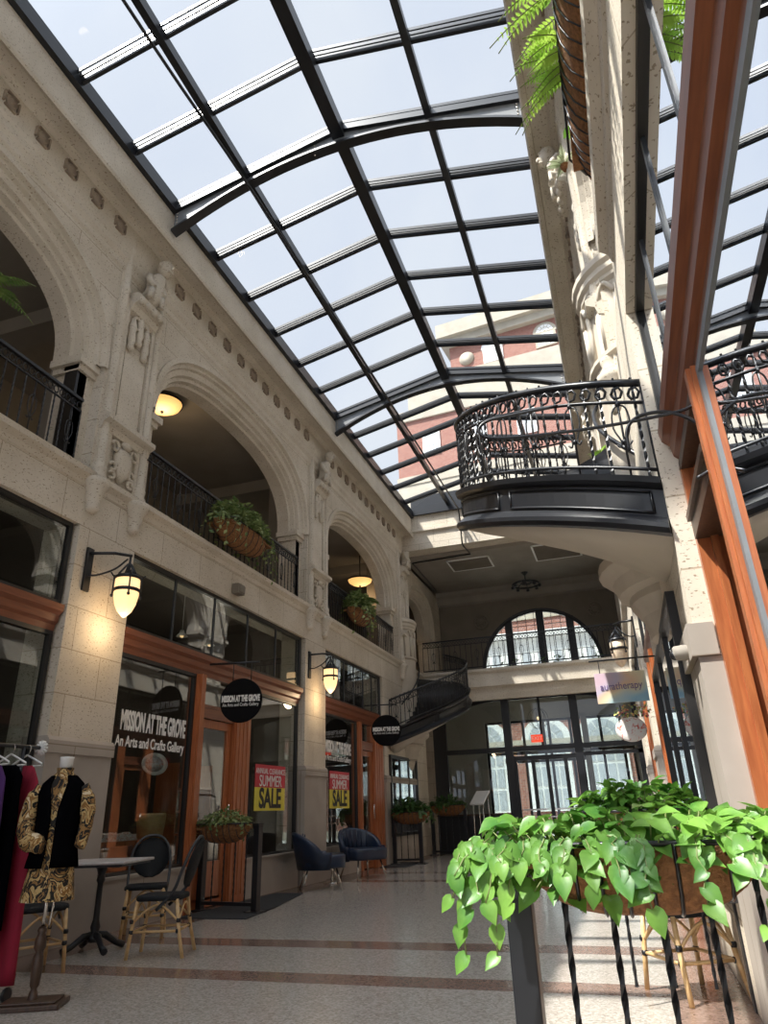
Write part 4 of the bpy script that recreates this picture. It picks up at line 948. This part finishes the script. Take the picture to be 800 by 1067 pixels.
for k in range(4):
    a = k*pi/2+pi/4; MB().tube([(0, 0, .14), (.1*cos(a), .1*sin(a), .13), (.2*cos(a), .2*sin(a), .06), (.28*cos(a), .28*sin(a), .03)], [.03, .03, .025, .03], 8).build('foot', BLACK, o)
def armchair(loc, rz, label):
    o = thing('armchair', label, 'armchair', loc, rz, group='navy leather tub armchairs')
    m = MB(); sec = [(-.30, .27, .30), (-.33, .27, .44), (-.3, .3, .46)]
    m.rings([[(x*.29, y*.27, z) for x, y in [(cos(t) * 1.0, sin(t)) for t in [2*pi*k/24 for k in range(24)]]] for z in (.3,)]+
            [[((.33 if z > .31 else .3)*math.copysign(abs(cos(t))**.5, cos(t)), -.04+(.30)*math.copysign(abs(sin(t))**.5, sin(t)), z) for t in [2*pi*k/24 for k in range(24)]] for z in (.29, .33, .42, .46)]+
            [[(.28*math.copysign(abs(cos(t))**.5, cos(t)), -.04+.25*math.copysign(abs(sin(t))**.5, sin(t)), .475) for t in [2*pi*k/24 for k in range(24)]]])
    m.build('seat_cushion', NAVY, o)
    n = 24; out = []                                        # curved back, high behind and swept down to the arms
    m = MB(); rs = []
    for k in range(n+1):
        a = RD(-20)+RD(220)*k/n; h = .43+.36*max(0, sin(a))**.8 if sin(a) > 0 else .43
        h = .50+.29*max(0, sin(a))**.7; fl = 1+.10*max(0, sin(a))
        R1, R2 = .37, .30; cx, cy = cos(a), sin(a)
        rs.append([(R1*cx*.92, R1*cy*.86, .27), (R1*cx*fl*1.02, R1*cy*fl, h-.04), (R1*cx*fl, R1*cy*fl*.98, h), (R2*cx*fl*1.04, R2*cy*fl*1.04, h), (R2*cx*fl, R2*cy*fl, h-.04), (R2*cx*.95, R2*cy*.95, .30)])
    m.rings(rs); m.build('backrest', NAVY, o)
    m = MB()
    for k in range(7):
        a = RD(45)+RD(90)*k/6; m.tube([(.30*cos(a), .30*sin(a), .47), (.325*cos(a)*1.02, .325*sin(a)*1.02, .76)], .010, 5)
    m.build('channel_seams', NAVY, o)
    for sx in (-1, 1):
        MB().tube([(sx*.2, -.2, .30), (sx*.27, -.28, 0)], .012, 8).build('leg', CHROME, o); MB().tube([(sx*.2, .18, .30), (sx*.26, .26, 0)], .012, 8).build('leg', CHROME, o)
    o.scale = (1.15, 1.15, 1.05); return o
armchair((-4.90, 11.35, 0), RD(118), 'nearer navy leather tub armchair, turned with its curved back to the camera')
armchair((-4.86, 13.2, 0), RD(52), 'farther navy leather tub armchair, facing the hall')
o = thing('side_table', 'small dark side table between the two blue armchairs', 'table', (-5.08, 12.28, 0))
MB().lathe([(.0, .44), (.2, .44), (.21, .45), (.2, .46), (0, .46)], (0, 0, 0), 24).build('table_top', BLACK, o); MB().tube([(0, 0, 0), (0, 0, .44)], .02, 8).lathe([(.16, 0), (.14, .02), (.02, .04)], (0, 0, 0), 16).build('pedestal', CHROME, o)
tag(MB().prism([(-5.35, 8.1), (-4.42, 8.1), (-4.55, 9.1), (-4.9, 10.7), (-5.35, 10.7)], 'z', .0, .012).build('doormat', MAT_), 'charcoal doormat before the nearer shop doorway on the left', 'doormat', 'charcoal doormats')
tag(MB().box(-5.35, -4.75, 15.6, 17.1, 0, .012).build('doormat', MAT_), 'charcoal doormat under the far planter fence beyond the armchairs', 'doormat', 'charcoal doormats')
o = thing('reading_stand', 'white slanted display stand at the far end by the ferny trough', 'stand', (-3.8, 19.6, 0), RD(-20))
m = MB(); m.prism([(-.3, 1.18), (.1, 1.5), (.08, 1.53), (-.32, 1.21)], 'x', -.2, .2); m.build('slanted_board', WHITE, o)
for sx in (-.15, .15): MB().tube([(sx, .05, 1.44), (sx, .1, 0)], .015, 6).build('leg', CHROME, o); MB().tube([(sx, -.22, 1.24), (sx, -.25, 0)], .015, 6).build('leg', CHROME, o)
o = thing('reception_counter', 'long low black counter at the far end below the reading stand', 'counter', (-4.2, 20.3, 0))
MB().box(-.95, .9, -.2, .25, 0, .92).build('counter_body', BLACK, o, bevel=.01); MB().box(-.98, .93, -.23, .28, .92, .96).build('counter_top', WOODD, o)

# mannequin
o = thing('mannequin', 'headless dress form in a gold print blouse and black vest on a wooden stand', 'mannequin', (-3.86, 4.3, 0), RD(25))
m = MB()
def tor(rings_, seg=20): return [[(cx+rx*cos(2*pi*k/seg), cy+ry*sin(2*pi*k/seg), z) for k in range(seg)] for (cx, cy, z, rx, ry) in rings_]
m.rings(tor([(0, 0, .70, .13, .11), (0, 0, .95, .13, .1), (0, 0, 1.2, .16, .11), (0, 0, 1.32, .16, .1), (0, 0, 1.37, .10, .08), (0, 0, 1.40, .055, .055), (0, 0, 1.45, .055, .05)])); m.build('dress_form', CREAM, o)
MB().lathe([(.056, 1.43), (.062, 1.50), (.064, 1.515), (.0, 1.52)], (0, 0, 0), 20).build('neck_cap', WHITE, o)
m = MB()                                                   # blouse with long skirt hem and puffed sleeves
m.rings(tor([(0, 0, .60, .235, .17), (0, 0, .66, .225, .16), (0, 0, .8, .20, .14), (0, 0, 1.0, .165, .125), (0, 0, 1.2, .185, .135), (0, 0, 1.31, .20, .125), (0, 0, 1.37, .14, .10), (0, 0, 1.41, .075, .075), (0, 0, 1.44, .08, .08)]), caps=False)
m.tube(interp([(-.19, 0, 1.31), (-.25, -.01, 1.22), (-.27, -.02, 1.1), (-.23, -.10, .98), (-.12, -.17, .96), (-.04, -.19, .93)], 4), [.055]*3+[.075]*4+[.08]*4+[.065]*4+[.06]*4+[.045]*2, 12)
m.tube(interp([(.19, 0, 1.31), (.25, 0, 1.2), (.265, -.01, 1.08), (.25, -.03, .98), (.24, -.05, .92)], 4), [.055]*3+[.07]*4+[.06]*4+[.055]*4+[.05]*2, 12)
m.build('print_blouse', LEOP, o)
m = MB(); seg = 20; rs = []
for (z, rx, ry) in ((.80, .225, .165), (.9, .20, .15), (1.0, .18, .14), (1.15, .19, .145), (1.27, .205, .14), (1.33, .18, .125), (1.38, .11, .095)):
    rs.append([(rx*cos(a), ry*sin(a), z) for a in [RD(-90+8+ (0 if z < 1.2 else (z-1.2)*120))+(2*pi-2*RD(8+(0 if z < 1.2 else (z-1.2)*120)))*k/seg for k in range(seg+1)]])
m.rings(rs, closed=False, caps=False); v = m.build('black_vest', BLKCL, o); [setattr(x, 'scale', (.74, .8, 1)) for x in bpy.data.objects if x.parent == o]; sm = v.modifiers.new('thick', 'SOLIDIFY'); sm.thickness = .012; sm.offset = 1
MB().tube([(0, 0, .72), (0, 0, .42)], .012, 8).build('metal_pole', CHROME, o)
MB().lathe([(.02, .45), (.03, .43), (.022, .41), (.035, .38), (.038, .33), (.02, .30), (.03, .28), (.036, .22), (.03, .12), (.018, .10), (.028, .08), (.03, .05), (.04, .04)], (0, 0, 0), 14).build('turned_post', WOODD, o)
MB().box(-.2, .2, -.13, .13, 0, .03).box(-.17, .17, -.10, .10, .03, .045).build('base', WOODD, o, bevel=.006)
MB().tube(interp([(.0, -.0, .72), (.03, -.01, .76), (.06, -.02, .72), (.055, -.02, .6), (.04, -.01, .44)], 4), .006, 6).build('wire_hook', CHROME, o)

# clothes rack with garments
o = thing('clothes_rack', 'dark rolling clothes rack at the left edge, partly out of view', 'clothes rack', (-4.45, 4.2, 0))
MB().tube([(-4.45, 3.2, 1.62), (-4.32, 4.50, 1.62)], .014, 8).build('hanging_bar', STEEL, o, world=True)
for y in (3.3, 4.36):
    x = -4.45+(y-3.2)*.1; MB().tube([(x, y, 1.62), (x, y, .12)], .014, 8).build('upright', STEEL, o, world=True)
    MB().tube([(x-.22, y, .11), (x+.22, y, .11)], .014, 8).build('foot_bar', STEEL, o, world=True)
    for sx in (-.2, .2): MB().lathe([(.035, -.012), (.045, -.006), (.045, .006), (.035, .012)], (x+sx, y, .045), 14, 'x').build('caster', BLACK, o, world=True)
m = MB(); 
for k in range(12): a = k*pi/6; m.tube([(-4.32, 4.52, 1.62), (-4.32+.055*cos(a), 4.52, 1.62+.055*sin(a))], .010, 5)
m.ball((-4.32, 4.52, 1.62), (.03, .012, .03), 10, 6); m.build('flower_end_cap', WHITE, o, world=True)
def garment(y, mt, w, top, bot, label, nm, hm=WHITE):
    x0 = -4.45+(y-3.2)*.1
    h = thing('clothes_hanger', label.replace('LAB', 'hanger'), 'hanger', (x0, y, 1.62), RD(-12), group='hangers on the clothes rack')
    MB().tube(interp([(0, 0, .012), (.03, 0, -.005), (.025, 0, -.04), (0, 0, -.06)], 4), .003, 5).build('hook', CHROME, h)
    MB().tube([(0, 0, -.06), (-.19, 0, -.13), (-.2, 0, -.145), (.2, 0, -.145), (.19, 0, -.13), (0, 0, -.06)], .007, 6).build('hanger_body', hm, h)
    g = thing(nm, label.replace('LAB', nm), 'clothing', (x0, y, 1.5), RD(-12), group='clothes on the rack')
    rs = []; n = 28
    for k in range(13):
        t = k/12; z = -.02+(bot-top)*t; hw = (.10+.12*min(1, t*8)) if t < .12 else w*(.8+.25*t); dp = .025+.045*min(1, t*3)
        rs.append([(hw*cos(2*pi*i/n), (dp+.014*sin(i*pi/2+.3)*t)*sin(2*pi*i/n), z) for i in range(n)])
    MB().rings(rs).build(nm+'_body', mt, g)
    return g
garment(4.40, REDCL, .24, 1.5, .12, 'long crimson LAB at the front end of the clothes rack', 'dress')
garment(4.26, BLKCL, .2, 1.5, .45, 'black velvet LAB just behind the crimson dress', 'jacket')
garment(4.12, PURCL, .22, 1.5, .30, 'dark purple LAB in the middle of the clothes rack', 'gown')
garment(3.98, PINKCL, .2, 1.5, .7, 'coral pink LAB deeper along the clothes rack', 'blouse')

# shop window displays
o = thing('display_cabinet', 'low wooden display cabinet inside the shop window behind the bistro table', 'cabinet', (-6.15, 7.6, 0), RD(90))
MB().box(-.85, .9, -.25, .25, 0, .86).build('cabinet_body', WOOD, o, bevel=.01)
for k in range(3): d = MB().box(-.8+k*.56, -.28+k*.56, -.27, -.25, .1, .8).build('cabinet_door', WOODY, o); MB().ball((-.36+k*.56, -.285, .5), .018, 6, 5).build('door_knob', CHROME, d)
m = MB(); 
gx = [[(-5.95+.45*i/12-.45+.02*sin(i*2+j), 7.0+1.0*j/14, .93+.03*sin(i*1.3)*cos(j*1.1)) for i in range(13)] for j in range(15)]
m.rings(gx, closed=False, caps=False); m.rings([[(-5.93+.02*sin(j*1.7+k), 7.0+1.0*j/14, .93-.22*k/4*(1+.2*sin(j*2))) for j in range(15)] for k in range(5)], closed=False, caps=False)
tag(m.build('lace_tablecloth', LACE), 'white floral lace cloth draped over the window display cabinet', 'tablecloth')
tag(MB().lathe([(.0, 0), (.16, 0), (.19, .28), (.18, .3), (.17, .28), (.14, .03)], (-6.0, 8.35, .86), 16).build('wicker_box', BAMBOO), 'round wicker basket beside the lace cloth in the shop window', 'basket')
o = thing('plate_display', 'large oval decorated plate hanging inside the shop window under the lettering', 'plate', (-5.62, 7.75, 1.72))
m = MB(); m.lathe([(0, 0), (.2, .0), (.26, .02), (.265, .03), (.2, .015), (0, .01)], (0, 0, 0), 30, 'x'); m.v = [(x, y, z*.5) for x, y, z in m.v]; m.build('plate_rim', WHITE, o)
m = MB(); m.lathe([(0, .015), (.19, .018), (.0, .03)], (0, 0, 0), 24, 'x'); m.v = [(x, y, z*.48) for x, y, z in m.v]; m.build('painted_centre', LACE, o)
for k, (y, z) in enumerate(((7.3, 3.75), (9.1, 3.7), (9.9, 3.72), (14.0, 3.75))):
    o = thing('pendant_spotlight', 'small white spotlight hanging inside the upper shop windows', 'lamp', (-6.3, y, z), group='small white spotlights inside the shops')
    MB().lathe([(.03, .1), (.04, .06), (.09, 0), (.08, 0), (.03, .05)], (0, 0, 0), 12).build('shade', WHITE, o); MB().ball((0, 0, .01), .03, 8, 5).build('bulb', GLOW, o); MB().tube([(0, 0, .1), (0, 0, 4.5-z)], .006, 4).build('cord', WHITE, o)
for k, (y, hh, mt_, lb) in enumerate(((2.6, 1.5, CREAM, 'tall cream garment form in the nearest shop window'), (10.4, 1.3, WOOD, 'dark wooden shelf unit inside the second shop window'), (13.5, 1.4, WOODD, 'dark wooden shelf unit inside the farther shop window'))):
    o = thing('shelf_unit', lb, 'shelf', (-6.9, y, 0)); MB().box(-.2, .2, -.5, -.46, 0, hh+.6).box(-.2, .2, .46, .5, 0, hh+.6).build('side_panel', mt_, o)
    for q in range(5): MB().box(-.2, .2, -.46, .46, .2+q*(hh)/4, .23+q*hh/4).build('shelf', mt_, o)

# ------------------------------------------------------------------ outside
def facade_window(m_f, m_g, cx, y, z, w, h, arch=True):
    m_f.box(cx-w/2-.15, cx+w/2+.15, y-.1, y, z, z+h)
    if arch: m_f.prism([(cx+(w/2+.3)*cos(pi*i/12), z+h+(w/2+.3)*sin(pi*i/12)) for i in range(13)], 'y', y-.1, y)
    for i in range(4):
        for j in range(3):
            a = cx-w/2+.08+i*(w-.08)/4; b = z+.12+j*(h-.1)/3; m_g.box(a, a+(w-.4)/4, y-.13, y-.1, b, b+(h-.5)/3)
    if arch:
        for r0, r1 in ((.15, .5), (.58, .95)):
            for k in range(6):
                a0, a1 = pi*(k+.08)/6, pi*(k+.92)/6; q = w/2
                m_g.prism([(cx+q*r0*cos(a0), z+h+.1+q*r0*sin(a0)), (cx+q*r1*cos(a0), z+h+.1+q*r1*sin(a0)), (cx+q*r1*cos(a1), z+h+.1+q*r1*sin(a1)), (cx+q*r0*cos(a1), z+h+.1+q*r0*sin(a1))], 'y', y-.13, y-.1)
MB().box(-30, 30, 24.3, 60, -.12, -.01).build('floor_street', mat('pale pavement', (.6, .58, .55), .9), kind='structure')
o = thing('street_building', 'brick building with white arched fan windows across the street, seen through the entrance doors', 'building', (-2, 34, 0))
MB().box(-20, 16, 34, 36, 0, 5.2).build('brick_wall', BRICK, o, world=True)
MB().box(-20, 16, 34, 36, 5.2, 9.0).box(-20, 16, 33.7, 34, 8.7, 9.0).box(-20, 16, 33.8, 34, 5.1, 5.4).build('upper_wall', WHITE, o, world=True)
b = MB()
for k in range(22): b.box(-10+k*.75, -9.65+k*.75, 33.93, 34, 6.7, 8.0)
b.build('upper_windows', SHUT, o, world=True)
for cx in (-9.0, -6.2, -3.35, -.85, 1.8):
    a, b = MB(), MB(); facade_window(a, b, cx, 34, .9, 1.7, 2.9); MB().box(cx-1.05, cx+1.05, 33.75, 34, 0, .9)
    w_ = a.build('arched_window', WHITE, o, world=True); q = b.build('panes', SHUT, w_); q.parent = w_
# w_ keeps the building offset, so shift its panes the same way
for q in [x for x in bpy.data.objects if x.name.startswith('panes')]: q.location = (2, -34, 0)
MB().box(-20, 16, 33.7, 34, 0, .35).box(-20, 16, 33.8, 34, 3.75, 3.95).build('stone_course', LIME, o, world=True)
o = thing('brick_building', 'tall brick building with stone cornice and red roof, seen through the far skylight panes', 'building', (-5, 60, 0))
BC, BA = Vector((-10.6, 57, 0)), RD(-6)
def bl(x, y, z): return (BC.x+x*cos(BA)-y*sin(BA), BC.y+x*sin(BA)+y*cos(BA), z)
MB(bl).box(0, 34, 0, 14, 0, 44.2).build('brick_wall', BRICK, o, world=True)
MB(bl).box(-.5, 34.5, -.6, 14.5, 44.2, 45.0).box(-1.0, 35, -1.1, 15, 45.0, 46.6).box(-.1, 34, -.15, 14, 40.0, 40.6).build('stone_cornice', LIME, o, world=True)
m = MB(bl); m.rings([[(-1, -1.1, 46.6), (35, -1.1, 46.6), (35, 15, 46.6), (-1, 15, 46.6)], [(5, 5, 50.4), (29, 5, 50.4), (29, 9, 50.4), (5, 9, 50.4)]], smooth=False); m.build('tiled_roof', ROOFT, o, world=True)
for x in (4.4, 9.6, 15, 21):
    a, b = MB(bl), MB(bl); facade_window(a, b, x, 0, 41.2, 1.7, 1.6, True); w_ = a.build('stone_window', LIME if x != 4.4 else WHITE, o, world=True); q = b.build('window_lights', WHITE, w_); q.location = (5, -60, 0)
MB(bl).lathe([(.0, -.3), (.5, -.3), (.75, -.1), (.8, 0)], (1.7, 0, 42.4), 14, 'y').build('medallion', LIME, o, world=True)
o = thing('brick_wing', 'lower brick and cream stone wing seen through the left far skylight panes', 'building', (-12, 52, 0))
def bl2(x, y, z): a = RD(-4); return (-15.1+x*cos(a)-y*sin(a), 52+x*sin(a)+y*cos(a), z)
MB(bl2).box(0, 30, 0, 3, 0, 33.4).build('brick_wall', BRICK, o, world=True)
MB(bl2).box(1.2, 30, 0, 3, 34.4, 37.5).box(-.1, 30.2, -.2, 3, 33.4, 34.4).box(-.1, 30.2, -.2, 3, 27.0, 27.8).box(-.05, 30, -.12, 3, 14, 27.0).build('stone_bands', LIME, o, world=True)
for x in (3.2, 7.4, 11.6):
    a, b = MB(bl2), MB(bl2); facade_window(a, b, x, 0, 29.6, 1.3, 2.3, False); w_ = a.build('window', WHITE, o, world=True); q = b.build('window_lights', SHUT, w_); q.location = (12, -52, 0)

# ------------------------------------------------------------------ light, sky, camera
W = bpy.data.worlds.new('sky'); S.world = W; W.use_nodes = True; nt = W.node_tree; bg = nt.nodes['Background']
tc = N(nt, 'ShaderNodeTexCoord'); nz = N(nt, 'ShaderNodeTexNoise'); nz.inputs['Scale'].default_value = 2.2; nz.inputs['Detail'].default_value = 6; nz.inputs['Distortion'].default_value = .6
r = N(nt, 'ShaderNodeValToRGB'); r.color_ramp.elements[0].position = .42; r.color_ramp.elements[1].position = .7
r.color_ramp.elements[0].color = (.74, .79, .89, 1); r.color_ramp.elements[1].color = (.84, .87, .92, 1)
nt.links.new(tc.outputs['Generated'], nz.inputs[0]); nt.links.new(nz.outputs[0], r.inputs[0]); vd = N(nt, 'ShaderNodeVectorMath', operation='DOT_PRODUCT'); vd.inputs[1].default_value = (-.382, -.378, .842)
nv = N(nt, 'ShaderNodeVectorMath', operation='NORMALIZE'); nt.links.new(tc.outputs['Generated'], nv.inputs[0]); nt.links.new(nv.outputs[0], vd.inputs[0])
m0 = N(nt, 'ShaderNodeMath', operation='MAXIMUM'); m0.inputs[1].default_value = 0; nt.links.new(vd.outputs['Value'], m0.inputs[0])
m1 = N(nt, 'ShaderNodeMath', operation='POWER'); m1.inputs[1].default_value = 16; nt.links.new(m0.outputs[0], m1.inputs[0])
m2 = N(nt, 'ShaderNodeMath', operation='MULTIPLY_ADD'); m2.inputs[1].default_value = 11; m2.inputs[2].default_value = 1; nt.links.new(m1.outputs[0], m2.inputs[0])   # hazy glow round the unseen sun, added to brighten the hall
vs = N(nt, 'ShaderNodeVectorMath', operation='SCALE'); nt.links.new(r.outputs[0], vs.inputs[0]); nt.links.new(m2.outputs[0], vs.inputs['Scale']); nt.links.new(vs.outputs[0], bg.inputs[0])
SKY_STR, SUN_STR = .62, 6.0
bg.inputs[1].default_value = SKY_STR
su = bpy.data.lights.new('sun', 'SUN'); su.energy = SUN_STR; su.color = (1, .93, .82); su.angle = RD(.6)
so = bpy.data.objects.new('sun', su); COL.objects.link(so); so.rotation_euler = Vector((-.454, -.45, 1)).to_track_quat('Z', 'Y').to_euler()
def lamp(n, loc, e, col=(1, .72, .42), r=.1):
    l = bpy.data.lights.new(n, 'POINT'); l.energy = e; l.color = col; l.shadow_soft_size = r; o = bpy.data.objects.new(n, l); COL.objects.link(o); o.location = loc
lamp('lantern_light_near', (XL+.3, 6.23, 3.05), 5); lamp('lantern_light_far', (XL+.3, 12.26, 3.05), 5)
lamp('gallery_light', (-6.7, 8.55, 7.4), 8, r=.25); lamp('gallery_light_far', (-6.28, 17.6, 6.6), 7, r=.25); lamp('gallery_light_near', (-6.9, 2.4, 7.4), 8, r=.25)
lamp('gallery_light_right', (1.9, 8.5, 7.2), 7, r=.25)
for y in (3.1, 7.9, 10.6, 14.2): lamp('shop_light', (-6.7, y, 3.4), 7, (1, .86, .68), .3)
for y in (2.4, 10): lamp('shop_light_right', (2.4, y, 4.0), 7, (1, .85, .65), .3)
lamp('vestibule_light', (-2.3, 21.9, 3.6), 2, (1, .9, .75), .2)
S.view_settings.view_transform = 'Standard'; S.view_settings.look = 'None'; S.view_settings.gamma = 1; S.view_settings.use_curve_mapping = False
S.view_settings.exposure = .8
R = [[0.9478, -0.15508, -0.27861], [0.31727, 0.37158, 0.87251], [-0.03178, -0.91536, 0.40138]]
cam = bpy.data.cameras.new('camera'); co = bpy.data.objects.new('camera', cam); COL.objects.link(co); S.camera = co
M = Matrix(((R[0][0], -R[0][1], -R[0][2], 0), (R[1][0], -R[1][1], -R[1][2], 0), (R[2][0], -R[2][1], -R[2][2], H), (0, 0, 0, 1)))
co.matrix_world = M; cam.sensor_fit = 'VERTICAL'; cam.sensor_height = 36; cam.lens = 715/1067*36; cam.clip_start = .05; cam.clip_end = 400
for o in bpy.data.objects:
    if '_l' in o: del o['_l']
